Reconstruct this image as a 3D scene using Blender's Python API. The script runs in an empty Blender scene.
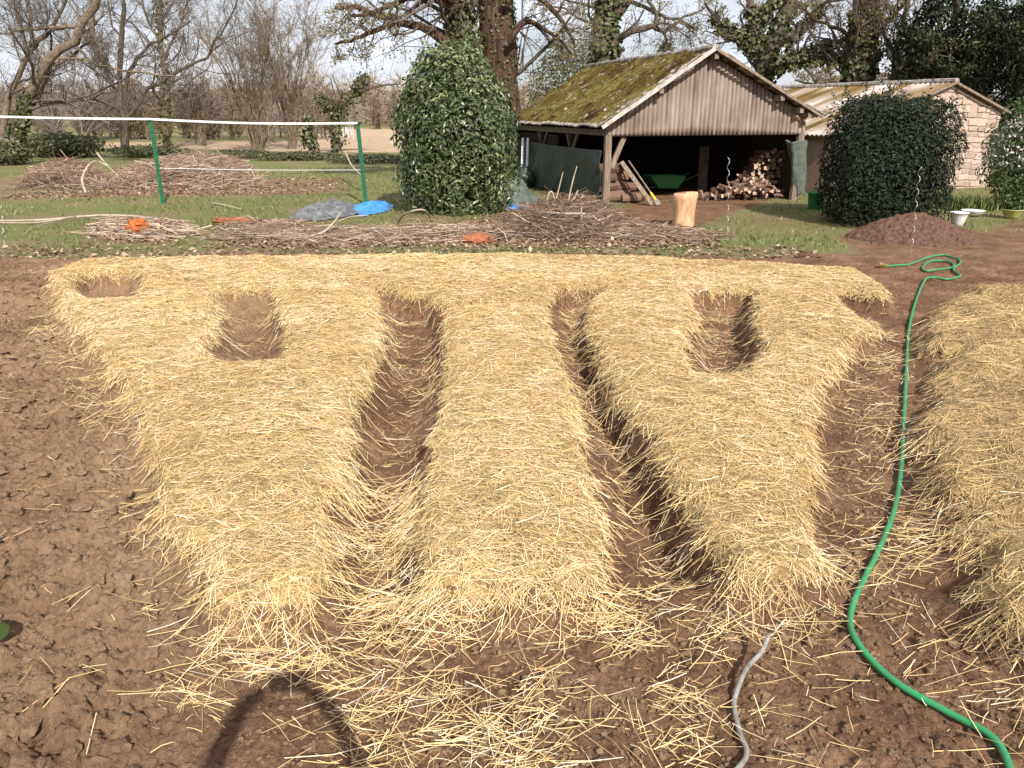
import bpy, math, random
import numpy as np
from mathutils import Vector, Matrix

# ------------------------------------------------------------------ camera, sky, sun, exposure
S = bpy.context.scene
COL = S.collection
CAM_H = 2.2
PITCH = math.radians(19.2)
FPX = 780.0
cam_d = bpy.data.cameras.new("camera")
cam_d.sensor_width = 36.0
cam_d.lens = FPX / 1024 * 36
cam_d.clip_start = 0.02
cam_d.clip_end = 3000
cam = bpy.data.objects.new("camera", cam_d)
cam.location = (0, 0, CAM_H)
cam.rotation_euler = (math.pi / 2 - PITCH, 0, 0)
COL.objects.link(cam)
S.camera = cam

SUN_DIR = Vector((-0.9446, 2.67, -2.2)).normalized()      # the way the light travels
world = bpy.data.worlds.new("World")
S.world = world
world.use_nodes = True
wn, wl = world.node_tree.nodes, world.node_tree.links
wn.clear()
w_out = wn.new("ShaderNodeOutputWorld")
w_bg = wn.new("ShaderNodeBackground")
w_bg.inputs[1].default_value = 0.062
sky = wn.new("ShaderNodeTexSky")
sky.sky_type = 'NISHITA'
sky.sun_disc = False
sky.sun_elevation = math.radians(37.9)
sky.sun_rotation = math.radians(160.5)
sky.air_density = 1.0
sky.dust_density = 2.0
w_tc = wn.new("ShaderNodeTexCoord")
w_mp = wn.new("ShaderNodeMapping")
w_mp.inputs['Scale'].default_value = (2.6, 2.6, 8.0)
w_no = wn.new("ShaderNodeTexNoise")
w_no.inputs['Scale'].default_value = 1.6
w_no.inputs['Detail'].default_value = 7
w_rp = wn.new("ShaderNodeValToRGB")
w_rp.color_ramp.elements[0].position = 0.30
w_rp.color_ramp.elements[0].color = (0.28, 0.28, 0.28, 1)
w_rp.color_ramp.elements[1].position = 0.62
w_rp.color_ramp.elements[1].color = (0.95, 0.95, 0.95, 1)
w_mx = wn.new("ShaderNodeMix")
w_mx.data_type = 'RGBA'
w_mx.inputs[7].default_value = (11.6, 12.0, 13.2, 1)
wl.new(w_tc.outputs['Generated'], w_mp.inputs['Vector'])
wl.new(w_mp.outputs[0], w_no.inputs['Vector'])
wl.new(w_no.outputs[0], w_rp.inputs[0])
wl.new(w_rp.outputs[0], w_mx.inputs[0])
wl.new(sky.outputs[0], w_mx.inputs[6])
wl.new(w_mx.outputs[2], w_bg.inputs[0])
wl.new(w_bg.outputs[0], w_out.inputs[0])

sun_d = bpy.data.lights.new("sun", 'SUN')
sun_d.energy = 5.0
sun_d.angle = math.radians(0.5)
sun_d.color = (1.0, 0.95, 0.87)
sun = bpy.data.objects.new("sun", sun_d)
sun.rotation_euler = SUN_DIR.to_track_quat('-Z', 'Y').to_euler()
sun.location = (6, -15, 14)
COL.objects.link(sun)
S.view_settings.view_transform = 'Standard'
S.view_settings.look = 'None'
S.view_settings.exposure = 0.54
S.view_settings.gamma = 1.0
S.view_settings.use_curve_mapping = False
S.cycles.max_bounces = 6
S.cycles.diffuse_bounces = 3
S.cycles.glossy_bounces = 2
S.cycles.transparent_max_bounces = 4
S.cycles.use_denoising = True

# ------------------------------------------------------------------ helpers
RNG = np.random.default_rng(7)
CP, SP = math.cos(PITCH), math.sin(PITCH)


def ray(px, py):
    a, b = (px - 512) / FPX, (384 - py) / FPX
    return np.array([a, CP + SP * b, -SP + CP * b])


def P(px, py, z=0.0):
    d = ray(px, py)
    t = (z - CAM_H) / d[2]
    return np.array([d[0] * t, d[1] * t, z])


def Q(px, py, Y):
    d = ray(px, py)
    t = Y / d[1]
    return np.array([d[0] * t, Y, CAM_H + d[2] * t])


def PL(pts, Y):
    return np.array([Q(p[0], p[1], p[2] if len(p) > 2 else Y) for p in pts])


def mesh_np(name, V, F, mat=None, parent=None, attrs=None, smooth=False, loc=None):
    """V (n,3); F (m,k) of one face size, or a list of such arrays. attrs: name -> per-face floats."""
    V = np.asarray(V, np.float32)
    Fs = F if isinstance(F, list) and isinstance(F[0], np.ndarray) and F[0].ndim == 2 else [F]
    Fs = [np.asarray(f, np.int32) for f in Fs if len(f)]
    me = bpy.data.meshes.new(name)
    me.vertices.add(len(V))
    me.vertices.foreach_set("co", V.ravel())
    loops = np.concatenate([f.ravel() for f in Fs])
    tot = np.concatenate([np.full(len(f), f.shape[1], np.int32) for f in Fs])
    me.loops.add(len(loops))
    me.loops.foreach_set("vertex_index", loops)
    me.polygons.add(len(tot))
    start = np.concatenate([[0], np.cumsum(tot)[:-1]]).astype(np.int32)
    me.polygons.foreach_set("loop_start", start)
    me.polygons.foreach_set("loop_total", tot)
    me.polygons.foreach_set("use_smooth", np.full(len(tot), smooth, bool))
    if attrs:
        for k, v in attrs.items():
            v = np.asarray(v, np.float32)
            if v.ndim == 2:
                a = me.attributes.new(k, 'FLOAT_COLOR', 'POINT')
                a.data.foreach_set("color", v.ravel())
            else:
                a = me.attributes.new(k, 'FLOAT', 'FACE')
                a.data.foreach_set("value", v)
    me.update(calc_edges=True)
    o = bpy.data.objects.new(name, me)
    if mat:
        me.materials.append(mat)
    COL.objects.link(o)
    if parent is not None:
        o.parent = parent
        # vertices are given in world coordinates: keep them there
        o.matrix_parent_inverse = parent_world(parent).inverted()
    if loc is not None:
        o.location = loc
    return o


def parent_world(o):
    m = Matrix.LocRotScale(o.location, o.rotation_euler, o.scale)
    if o.parent:
        return parent_world(o.parent) @ o.matrix_parent_inverse @ m
    return m


def tag(o, label=None, cat=None, group=None, kind=None):
    if label: o["label"] = label
    if cat: o["category"] = cat
    if group: o["group"] = group
    if kind: o["kind"] = kind
    return o


def empty(name, loc, label, cat, group=None, rz=0.0):
    o = bpy.data.objects.new(name, None)
    o.empty_display_size = 0.2
    o.location = tuple(float(v) for v in loc)
    o.rotation_euler = (0, 0, rz)
    COL.objects.link(o)
    return tag(o, label, cat, group)


class MB:
    """collects pieces of one mesh"""
    def __init__(s):
        s.V, s.F, s.T, s.n = [], {}, {}, 0

    def add(s, V, F, t=0.5):
        V = np.asarray(V, float)
        F = np.asarray(F, int)
        if F.ndim == 1: F = F[None]
        k = F.shape[1]
        s.V.append(V)
        s.F.setdefault(k, []).append(F + s.n)
        s.T.setdefault(k, []).append(np.broadcast_to(np.asarray(t, float), (len(F),)))
        s.n += len(V)
        return s

    def box(s, c, size, R=None, t=0.5, taper=1.0):
        x, y, z = [v / 2 for v in size]
        V = np.array([[-x, -y, -z], [x, -y, -z], [x, y, -z], [-x, y, -z],
                      [-x * taper, -y * taper, z], [x * taper, -y * taper, z], [x * taper, y * taper, z], [-x * taper, y * taper, z]])
        if R is not None: V = V @ np.asarray(R).T
        return s.add(V + np.asarray(c), [[0, 3, 2, 1], [4, 5, 6, 7], [0, 1, 5, 4], [1, 2, 6, 5], [2, 3, 7, 6], [3, 0, 4, 7]], t)

    def bar(s, a, b, w, d=None, t=0.5, up=(0, 0, 1)):
        a, b = np.asarray(a, float), np.asarray(b, float)
        d = d or w
        ax = b - a
        L = np.linalg.norm(ax)
        ax = ax / L
        u = np.asarray(up, float)
        if abs(ax @ u) > 0.95: u = np.array([1.0, 0, 0])
        r = np.cross(ax, u); r /= np.linalg.norm(r)
        u = np.cross(r, ax)
        return s.box((a + b) / 2, (w, L, d), np.stack([r, ax, u], 1), t)

    def tube(s, pts, rad, sides=8, t=0.5, cap=True):
        pts = np.asarray(pts, float)
        rad = np.broadcast_to(np.asarray(rad, float), (len(pts),))
        V, F = tubes(pts[None], rad[None], sides)
        s.add(V, F, t)
        if cap:
            base = s.n - len(V)
            n = len(pts)
            for ring, rev in ((0, True), (n - 1, False)):
                idx = [ring * sides + k for k in range(sides)]
                if rev: idx = idx[::-1]
                s.add(V[idx], [list(range(sides))], t)
        return s

    def lathe(s, prof, c=(0, 0, 0), sides=20, t=0.5, squash=(1, 1)):
        prof = np.asarray(prof, float)
        a = np.arange(sides) / sides * 2 * math.pi
        V = np.stack([np.stack([r * np.cos(a) * squash[0], r * np.sin(a) * squash[1], np.full(sides, z)], 1) for r, z in prof]).reshape(-1, 3)
        n = len(prof)
        F = [[i * sides + k, i * sides + (k + 1) % sides, (i + 1) * sides + (k + 1) % sides, (i + 1) * sides + k] for i in range(n - 1) for k in range(sides)]
        return s.add(V + np.asarray(c), F, t)

    def build(s, name, mat, parent=None, smooth=False):
        ks = sorted(s.F)
        return mesh_np(name, np.concatenate(s.V), [np.concatenate(s.F[k]) for k in ks], mat, parent,
                       {'tint': np.concatenate([np.concatenate(s.T[k]) for k in ks])}, smooth)


def tubes(pts, rad, sides):
    """pts (N,K,3), rad (N,K) -> open tubes"""
    N, K, _ = pts.shape
    T = np.empty_like(pts)
    T[:, 1:-1] = pts[:, 2:] - pts[:, :-2]
    T[:, 0] = pts[:, 1] - pts[:, 0]
    T[:, -1] = pts[:, -1] - pts[:, -2]
    T /= np.linalg.norm(T, axis=2, keepdims=True) + 1e-9
    ref = np.zeros_like(T)
    tm = T.mean(1)
    ax = np.argmin(np.abs(tm), 1)
    ref[np.arange(N), :, :] = np.eye(3)[ax][:, None, :]
    U = np.cross(T, ref); U /= np.linalg.norm(U, axis=2, keepdims=True) + 1e-9
    W = np.cross(T, U)
    a = np.arange(sides) / sides * 2 * math.pi
    V = pts[:, :, None, :] + rad[:, :, None, None] * (np.cos(a)[None, None, :, None] * U[:, :, None, :] + np.sin(a)[None, None, :, None] * W[:, :, None, :])
    V = V.reshape(-1, 3)
    k = np.arange(sides)
    k2 = (k + 1) % sides
    ring = np.stack([k, k2, k2 + sides, k + sides], 1)
    F = (np.arange(N)[:, None, None, None] * (K * sides) + np.arange(K - 1)[None, :, None, None] * sides + ring[None, None]).reshape(-1, 4)
    return V, F


def smooth_path(pts, n):
    pts = np.asarray(pts, float)
    p = np.concatenate([[2 * pts[0] - pts[1]], pts, [2 * pts[-1] - pts[-2]]])
    out = []
    m = len(pts) - 1
    for t in np.linspace(0, m - 1e-6, n):
        i = int(t); f = t - i
        a, b, c, d = p[i], p[i + 1], p[i + 2], p[i + 3]
        out.append(0.5 * (2 * b + (c - a) * f + (2 * a - 5 * b + 4 * c - d) * f * f + (3 * b - a - 3 * c + d) * f ** 3))
    return np.array(out)


def _hash(ix, iy, seed):
    h = (ix.astype(np.int64) * 374761393 + iy.astype(np.int64) * 668265263 + seed * 974711) & 0x7fffffff
    h = ((h ^ (h >> 13)) * 1274126177) & 0x7fffffff
    h = (h ^ (h >> 16)) & 0xffff
    return h / 65535.0


def vnoise(x, y, seed=0):
    ix, iy = np.floor(x), np.floor(y)
    fx, fy = x - ix, y - iy
    fx = fx * fx * (3 - 2 * fx); fy = fy * fy * (3 - 2 * fy)
    a = _hash(ix, iy, seed); b = _hash(ix + 1, iy, seed)
    c = _hash(ix, iy + 1, seed); d = _hash(ix + 1, iy + 1, seed)
    return (a + (b - a) * fx) * (1 - fy) + (c + (d - c) * fx) * fy


def fbm(x, y, f, octs, seed=0, gain=0.5):
    s = 0; amp = 1; tot = 0
    for o in range(octs):
        s = s + amp * (vnoise(x * f + 17.3 * o, y * f - 9.1 * o, seed + o) - 0.5)
        tot += amp; amp *= gain; f *= 2.03
    return s / tot * 2          # about -1..1


def sstep(x):
    x = np.clip(x, 0, 1)
    return x * x * (3 - 2 * x)


def sdist(X, Y, poly):
    """signed distance to a polygon, positive inside"""
    poly = np.asarray(poly)[:, :2]
    d2 = np.full(X.shape, 1e9)
    ins = np.zeros(X.shape, bool)
    n = len(poly)
    for i in range(n):
        x0, y0 = poly[i]; x1, y1 = poly[(i + 1) % n]
        ex, ey = x1 - x0, y1 - y0
        wx, wy = X - x0, Y - y0
        t = np.clip((wx * ex + wy * ey) / (ex * ex + ey * ey + 1e-12), 0, 1)
        d2 = np.minimum(d2, (wx - t * ex) ** 2 + (wy - t * ey) ** 2)
        c = (y0 > Y) != (y1 > Y)
        if abs(y1 - y0) > 1e-12:
            ins ^= c & (X < x0 + (Y - y0) * ex / (y1 - y0))
    d = np.sqrt(d2)
    return np.where(ins, d, -d)


def sdist_box(X, Y, poly, pad=0.8):
    """the same on a grid, computed only near the polygon"""
    poly = np.asarray(poly)[:, :2]
    out = np.full(X.shape, -9.0)
    m = (X > poly[:, 0].min() - pad) & (X < poly[:, 0].max() + pad) & (Y > poly[:, 1].min() - pad) & (Y < poly[:, 1].max() + pad)
    out[m] = sdist(X[m], Y[m], poly)
    return out


def polyP(px, z=0.0):
    return np.array([P(a, b, z) for a, b in px])


# ------------------------------------------------------------------ materials
def new_mat(name, rough=0.9, spec=0.25):
    m = bpy.data.materials.new(name)
    m.use_nodes = True
    b = m.node_tree.nodes["Principled BSDF"]
    b.inputs['Roughness'].default_value = rough
    b.inputs['Specular IOR Level'].default_value = spec
    return m, m.node_tree.nodes, m.node_tree.links, b


def ramp(nodes, stops):
    r = nodes.new("ShaderNodeValToRGB")
    e = r.color_ramp.elements
    while len(e) < len(stops): e.new(0.5)
    for k, (p, c) in enumerate(stops):
        e[k].position = p
        e[k].color = (*c, 1)
    return r


def noise(nodes, links, scale, detail=5, rough=0.6, coord=None, stretch=None):
    n = nodes.new("ShaderNodeTexNoise")
    n.inputs['Scale'].default_value = scale
    n.inputs['Detail'].default_value = detail
    n.inputs['Roughness'].default_value = rough
    if coord is None:
        tc = nodes.new("ShaderNodeTexCoord")
        coord = tc.outputs['Object']
    if stretch:
        mp = nodes.new("ShaderNodeMapping")
        mp.inputs['Scale'].default_value = stretch
        links.new(coord, mp.inputs['Vector'])
        coord = mp.outputs[0]
    links.new(coord, n.inputs['Vector'])
    return n


def mixc(nodes, links, fac, a, b, mode='MIX'):
    m = nodes.new("ShaderNodeMix")
    m.data_type = 'RGBA'
    m.blend_type = mode
    for sock, v in ((m.inputs[0], fac), (m.inputs[6], a), (m.inputs[7], b)):
        if isinstance(v, (int, float)): sock.default_value = v
        elif isinstance(v, tuple): sock.default_value = (*v, 1)
        else: links.new(v, sock)
    return m.outputs[2]


def bump(nodes, links, h, strength, dist, b):
    bp = nodes.new("ShaderNodeBump")
    bp.inputs['Strength'].default_value = strength
    bp.inputs['Distance'].default_value = dist
    links.new(h, bp.inputs['Height'])
    links.new(bp.outputs[0], b.inputs['Normal'])
    return bp


def mat_noise(name, c0, c1, scale=6, rough=0.9, spec=0.2, bump_s=0.4, bump_d=0.02, stretch=None, detail=6, metal=0.0):
    m, n, l, b = new_mat(name, rough, spec)
    t = noise(n, l, scale, detail, 0.65, stretch=stretch)
    r = ramp(n, [(0.3, c0), (0.7, c1)])
    l.new(t.outputs[0], r.inputs[0])
    l.new(r.outputs[0], b.inputs['Base Color'])
    b.inputs['Metallic'].default_value = metal
    if bump_s: bump(n, l, t.outputs[0], bump_s, bump_d, b)
    return m


def mat_tint(name, stops, rough=0.8, spec=0.25, var=0.25, scale=8, bump_s=0.0, bump_d=0.01, transl=0.0, stretch=None):
    """colour from the per-face attribute tint, broken up by noise"""
    m, n, l, b = new_mat(name, rough, spec)
    at = n.new("ShaderNodeAttribute"); at.attribute_name = 'tint'
    t = noise(n, l, scale, 4, stretch=stretch)
    mth = n.new("ShaderNodeMath"); mth.operation = 'MULTIPLY_ADD'
    l.new(t.outputs[0], mth.inputs[0]); mth.inputs[1].default_value = var * 2
    sub = n.new("ShaderNodeMath"); sub.operation = 'SUBTRACT'
    l.new(at.outputs['Fac'], sub.inputs[0]); sub.inputs[1].default_value = var
    l.new(sub.outputs[0], mth.inputs[2])
    r = ramp(n, stops)
    l.new(mth.outputs[0], r.inputs[0])
    l.new(r.outputs[0], b.inputs['Base Color'])
    if bump_s: bump(n, l, t.outputs[0], bump_s, bump_d, b)
    if transl:
        tr = n.new("ShaderNodeBsdfTranslucent")
        l.new(r.outputs[0], tr.inputs[0])
        mx = n.new("ShaderNodeMixShader")
        mx.inputs[0].default_value = transl
        out = n["Material Output"]
        l.new(b.outputs[0], mx.inputs[1]); l.new(tr.outputs[0], mx.inputs[2])
        l.new(mx.outputs[0], out.inputs[0])
    return m


def mat_ground():
    m, n, l, b = new_mat("ground_soil_and_grass", 0.95, 0.1)
    at = n.new("ShaderNodeAttribute"); at.attribute_name = 'zone'
    sep = n.new("ShaderNodeSeparateColor"); l.new(at.outputs['Color'], sep.inputs[0])
    tc = n.new("ShaderNodeTexCoord"); co = tc.outputs['Object']
    n1 = noise(n, l, 2.2, 8, 0.62, co)
    n2 = noise(n, l, 38, 6, 0.7, co)
    n3 = noise(n, l, 0.7, 6, 0.65, co)
    n4 = noise(n, l, 11, 6, 0.7, co)
    soil = ramp(n, [(0.28, (0.128, 0.066, 0.038)), (0.5, (0.232, 0.128, 0.074)), (0.72, (0.335, 0.205, 0.125))])
    l.new(n1.outputs[0], soil.inputs[0])
    soil2 = ramp(n, [(0.36, (0.5, 0.48, 0.46)), (0.55, (1, 1, 1)), (0.75, (1.25, 1.22, 1.2))])
    l.new(n2.outputs[0], soil2.inputs[0])
    c_soil = mixc(n, l, 0.55, soil.outputs[0], soil2.outputs[0], 'MULTIPLY')
    # the left, tilled side is lighter and more yellow, with damp darker patches
    lsoil = ramp(n, [(0.36, (0.140, 0.082, 0.047)), (0.47, (0.285, 0.176, 0.104)), (0.6, (0.385, 0.26, 0.16))])
    l.new(mixc(n, l, 0.4, n3.outputs[0], n4.outputs[0]), lsoil.inputs[0])
    c_soil = mixc(n, l, at.outputs['Alpha'], c_soil, lsoil.outputs[0], 'MIX')
    c_soil = mixc(n, l, 0.35, c_soil, soil2.outputs[0], 'MULTIPLY')
    gr = ramp(n, [(0.3, (0.088, 0.118, 0.034)), (0.45, (0.155, 0.182, 0.060)), (0.53, (0.20, 0.175, 0.085)), (0.64, (0.27, 0.19, 0.12))])
    gmx = mixc(n, l, 0.5, n3.outputs[0], n4.outputs[0])
    l.new(gmx, gr.inputs[0])
    lit = ramp(n, [(0.3, (0.11, 0.062, 0.04)), (0.5, (0.24, 0.145, 0.095)), (0.62, (0.34, 0.22, 0.15)), (0.8, (0.50, 0.37, 0.27))])
    l.new(n4.outputs[0], lit.inputs[0])
    fld = ramp(n, [(0.3, (0.35, 0.245, 0.16)), (0.7, (0.50, 0.375, 0.25))])
    l.new(n3.outputs[0], fld.inputs[0])

    def edge(ch, k=1.1):
        s = n.new("ShaderNodeMath"); s.operation = 'ADD'
        l.new(ch, s.inputs[0])
        mm = n.new("ShaderNodeMath"); mm.operation = 'MULTIPLY_ADD'
        l.new(n4.outputs[0], mm.inputs[0]); mm.inputs[1].default_value = k; mm.inputs[2].default_value = -k / 2
        l.new(mm.outputs[0], s.inputs[1])
        mr = n.new("ShaderNodeMapRange")
        l.new(s.outputs[0], mr.inputs[0])
        mr.inputs[1].default_value = 0.38; mr.inputs[2].default_value = 0.62
        return mr.outputs[0]
    c = mixc(n, l, edge(sep.outputs[0]), c_soil, gr.outputs[0])
    c = mixc(n, l, edge(sep.outputs[1], 1.6), c, lit.outputs[0])
    c = mixc(n, l, edge(sep.outputs[2], 0.4), c, fld.outputs[0])
    l.new(c, b.inputs['Base Color'])
    hb = n.new("ShaderNodeMath"); hb.operation = 'ADD'
    l.new(n2.outputs[0], hb.inputs[0]); l.new(n4.outputs[0], hb.inputs[1])
    n5 = noise(n, l, 110, 4, 0.7, co)
    hc_ = n.new("ShaderNodeMath"); hc_.operation = 'MULTIPLY_ADD'; hc_.inputs[1].default_value = 0.5
    l.new(n5.outputs[0], hc_.inputs[0]); l.new(hb.outputs[0], hc_.inputs[2])
    bump(n, l, hc_.outputs[0], 0.95, 0.032, b)
    return m


STRAW = [(0.0, (0.23, 0.135, 0.065)), (0.22, (0.44, 0.295, 0.145)), (0.5, (0.61, 0.425, 0.185)), (0.75, (0.71, 0.535, 0.275)), (1.0, (0.79, 0.69, 0.51))]
M = {}
M['ground'] = mat_ground()
M['straw'] = mat_tint("straw_stalks", STRAW, 0.55, 0.35, 0.10, 3)
M['mat'] = mat_noise("matted_straw", (0.15, 0.09, 0.042), (0.50, 0.35, 0.16), 55, 0.9, 0.1, 0.9, 0.03, stretch=(0.35, 1, 1), detail=8)
M['soil'] = mat_noise("heaped_soil", (0.06, 0.032, 0.022), (0.175, 0.10, 0.07), 14, 0.95, 0.1, 0.8, 0.05)
M['clod'] = mat_tint("soil_clods", [(0.0, (0.13, 0.072, 0.048)), (1.0, (0.33, 0.21, 0.145))], 0.95, 0.1, 0.2, 20, 0.6, 0.01)
M['bark'] = mat_noise("grey_brown_bark", (0.035, 0.027, 0.020), (0.145, 0.115, 0.085), 9, 0.95, 0.1, 0.9, 0.05, stretch=(1, 1, 0.25))
M['bark_red'] = mat_noise("reddish_rough_bark", (0.022, 0.014, 0.010), (0.135, 0.082, 0.055), 11, 0.95, 0.1, 1.0, 0.08, stretch=(1, 1, 0.2))
M['bark_pale'] = mat_noise("pale_lichened_bark", (0.06, 0.046, 0.032), (0.25, 0.195, 0.135), 9, 0.95, 0.1, 0.8, 0.04)
M['twig'] = mat_noise("bare_twigs", (0.065, 0.050, 0.042), (0.19, 0.155, 0.13), 3, 0.9, 0.1, 0)
M['twig_olive'] = mat_noise("olive_twigs", (0.075, 0.056, 0.036), (0.215, 0.165, 0.112), 3, 0.9, 0.1, 0)
M['twig_grey_hazed'] = mat_noise("hazed_grey_twigs", (0.15, 0.125, 0.11), (0.30, 0.26, 0.235), 3, 0.9, 0.1, 0)  # thicket twigs: greyed and lightened, distance haze put into the colour
M['twig_far_hazed'] = mat_noise("hazed_far_bare_wood", (0.21, 0.165, 0.115), (0.35, 0.275, 0.205), 0.15, 1, 0.0, 0)  # paler than nearer twigs: haze over the far wood is painted into the base colour
M['bud'] = mat_tint("opening_buds", [(0, (0.10, 0.08, 0.035)), (0.6, (0.23, 0.20, 0.07)), (1, (0.34, 0.31, 0.12))], 0.7, 0.2, 0.15, 2, transl=0.25)
M['ivy'] = mat_tint("ivy_leaves", [(0, (0.030, 0.030, 0.014)), (0.6, (0.075, 0.082, 0.030)), (1, (0.16, 0.155, 0.062))], 0.5, 0.4, 0.15, 2)
M['laurel'] = mat_tint("laurel_leaves", [(0, (0.022, 0.033, 0.013)), (0.55, (0.070, 0.094, 0.036)), (0.85, (0.145, 0.175, 0.068)), (1, (0.27, 0.30, 0.12))], 0.38, 0.5, 0.12, 1.5, transl=0.12)
M['yew'] = mat_tint("dark_hedge_leaves", [(0, (0.007, 0.011, 0.006)), (0.6, (0.017, 0.026, 0.012)), (1, (0.05, 0.07, 0.03))], 0.6, 0.25, 0.12, 1.5)
M['shrub'] = mat_tint("shrub_leaves", [(0, (0.03, 0.05, 0.018)), (0.6, (0.075, 0.115, 0.035)), (1, (0.15, 0.20, 0.07))], 0.5, 0.35, 0.12, 1.5, transl=0.15)
M['blossom'] = mat_tint("pinkish_white_blossom", [(0, (0.50, 0.42, 0.38)), (1, (0.76, 0.70, 0.66))], 0.7, 0.2, 0.1, 3)
M['conifer'] = mat_tint("evergreen_leaves", [(0, (0.008, 0.011, 0.006)), (0.5, (0.020, 0.027, 0.012)), (0.85, (0.060, 0.066, 0.026)), (1, (0.14, 0.12, 0.045))], 0.6, 0.2, 0.15, 0.8)
M['grass'] = mat_tint("grass_blades", [(0, (0.070, 0.098, 0.024)), (0.4, (0.140, 0.172, 0.052)), (0.7, (0.22, 0.205, 0.095)), (1, (0.44, 0.36, 0.20))], 0.7, 0.2, 0.15, 0.8, transl=0.2)
M['litter'] = mat_tint("fallen_leaves", [(0, (0.09, 0.05, 0.032)), (0.5, (0.24, 0.145, 0.095)), (0.85, (0.36, 0.25, 0.175)), (1, (0.44, 0.34, 0.25))], 0.9, 0.1, 0.15, 2)
M['brush'] = mat_tint("cut_brushwood", [(0, (0.075, 0.047, 0.034)), (0.5, (0.185, 0.117, 0.080)), (0.85, (0.35, 0.255, 0.185)), (1, (0.58, 0.47, 0.36))], 0.9, 0.1, 0.1, 4)
M['stick'] = mat_noise("pale_weathered_stick", (0.26, 0.20, 0.145), (0.50, 0.42, 0.33), 8, 0.9, 0.1, 0.3, 0.01)
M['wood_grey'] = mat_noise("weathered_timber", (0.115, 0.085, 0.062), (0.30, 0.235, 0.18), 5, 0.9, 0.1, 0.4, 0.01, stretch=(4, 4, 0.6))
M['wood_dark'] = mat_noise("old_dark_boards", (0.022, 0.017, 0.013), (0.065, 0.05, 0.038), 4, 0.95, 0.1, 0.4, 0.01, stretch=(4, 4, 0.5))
M['log'] = mat_tint("split_firewood", [(0, (0.055, 0.032, 0.022)), (0.4, (0.13, 0.078, 0.055)), (0.7, (0.29, 0.185, 0.13)), (1, (0.52, 0.38, 0.28))], 0.9, 0.1, 0.1, 10, 0.4, 0.01)
M['metal_dark'] = mat_noise("dull_steel", (0.05, 0.05, 0.05), (0.12, 0.11, 0.10), 12, 0.5, 0.4, 0.1, 0.003, metal=0.6)


def mat_clad():
    m, n, l, b = new_mat("weathered_corrugated_cladding", 0.9, 0.15)
    tc = n.new("ShaderNodeTexCoord"); co = tc.outputs['Object']
    a = noise(n, l, 1.1, 6, 0.6, co)
    s = noise(n, l, 7, 5, 0.6, co, stretch=(1, 1, 0.12))
    r = ramp(n, [(0.3, (0.105, 0.080, 0.064)), (0.48, (0.24, 0.187, 0.15)), (0.7, (0.39, 0.315, 0.26))])
    l.new(mixc(n, l, 0.6, a.outputs[0], s.outputs[0]), r.inputs[0])
    l.new(r.outputs[0], b.inputs['Base Color'])
    bump(n, l, s.outputs[0], 0.3, 0.01, b)
    return m


def mat_moss_roof():
    m, n, l, b = new_mat("mossy_corrugated_roof", 0.95, 0.1)
    tc = n.new("ShaderNodeTexCoord"); co = tc.outputs['Object']
    a = noise(n, l, 1.7, 7, 0.75, co)
    f = noise(n, l, 7.5, 6, 0.75, co)
    p = noise(n, l, 3.2, 7, 0.78, co)
    moss = ramp(n, [(0.38, (0.030, 0.020, 0.010)), (0.45, (0.080, 0.052, 0.016)), (0.495, (0.098, 0.086, 0.020)), (0.535, (0.135, 0.120, 0.034)), (0.58, (0.085, 0.058, 0.024)), (0.64, (0.22, 0.185, 0.10))])
    l.new(mixc(n, l, 0.25, a.outputs[0], f.outputs[0]), moss.inputs[0])
    var = ramp(n, [(0.36, (0.35, 0.32, 0.30)), (0.52, (1, 1, 1)), (0.64, (1.5, 1.45, 1.5))])
    l.new(f.outputs[0], var.inputs[0])
    mossc = mixc(n, l, 0.8, moss.outputs[0], var.outputs[0], 'MULTIPLY')
    big = noise(n, l, 0.55, 4, 0.6, co)
    bigr = ramp(n, [(0.40, (0.62, 0.50, 0.42)), (0.55, (1, 1, 1)), (0.66, (1.25, 1.2, 1.1))])
    l.new(big.outputs[0], bigr.inputs[0])
    mossc = mixc(n, l, 0.9, mossc, bigr.outputs[0], 'MULTIPLY')
    bare = ramp(n, [(0.38, (0.14, 0.105, 0.085)), (0.62, (0.46, 0.42, 0.38))])
    l.new(f.outputs[0], bare.inputs[0])
    # bare grey sheet shows in patches and where the attribute says the moss has come off
    at = n.new("ShaderNodeAttribute"); at.attribute_name = 'tint'
    add = n.new("ShaderNodeMath"); add.operation = 'ADD'
    l.new(p.outputs[0], add.inputs[0]); l.new(at.outputs['Fac'], add.inputs[1])
    mr = n.new("ShaderNodeMapRange"); mr.inputs[1].default_value = 0.615; mr.inputs[2].default_value = 0.66
    l.new(add.outputs[0], mr.inputs[0])
    l.new(mixc(n, l, mr.outputs[0], mossc, bare.outputs[0]), b.inputs['Base Color'])
    bump(n, l, f.outputs[0], 0.9, 0.05, b)
    return m


M['clad'] = mat_clad()
M['moss_roof'] = mat_moss_roof()
M['verge'] = mat_noise("pale_lichened_verge", (0.26, 0.23, 0.20), (0.56, 0.52, 0.47), 6, 0.9, 0.15, 0.4, 0.01)
M['shed_roof'] = mat_tint("streaked_corrugated_sheet", [(0, (0.075, 0.046, 0.016)), (0.33, (0.17, 0.11, 0.035)), (0.45, (0.205, 0.15, 0.105)), (0.72, (0.32, 0.26, 0.215)), (0.95, (0.66, 0.62, 0.58))], 0.9, 0.15, 0.22, 3.0, 0.3, 0.01)
M['stone'] = mat_tint("pinkish_sandstone", [(0, (0.20, 0.14, 0.108)), (0.5, (0.375, 0.28, 0.222)), (1, (0.53, 0.425, 0.35))], 0.95, 0.1, 0.18, 6, 0.6, 0.03)
M['mortar'] = mat_noise("lime_mortar", (0.29, 0.205, 0.16), (0.45, 0.335, 0.27), 8, 0.95, 0.1, 0.4, 0.02)
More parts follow.
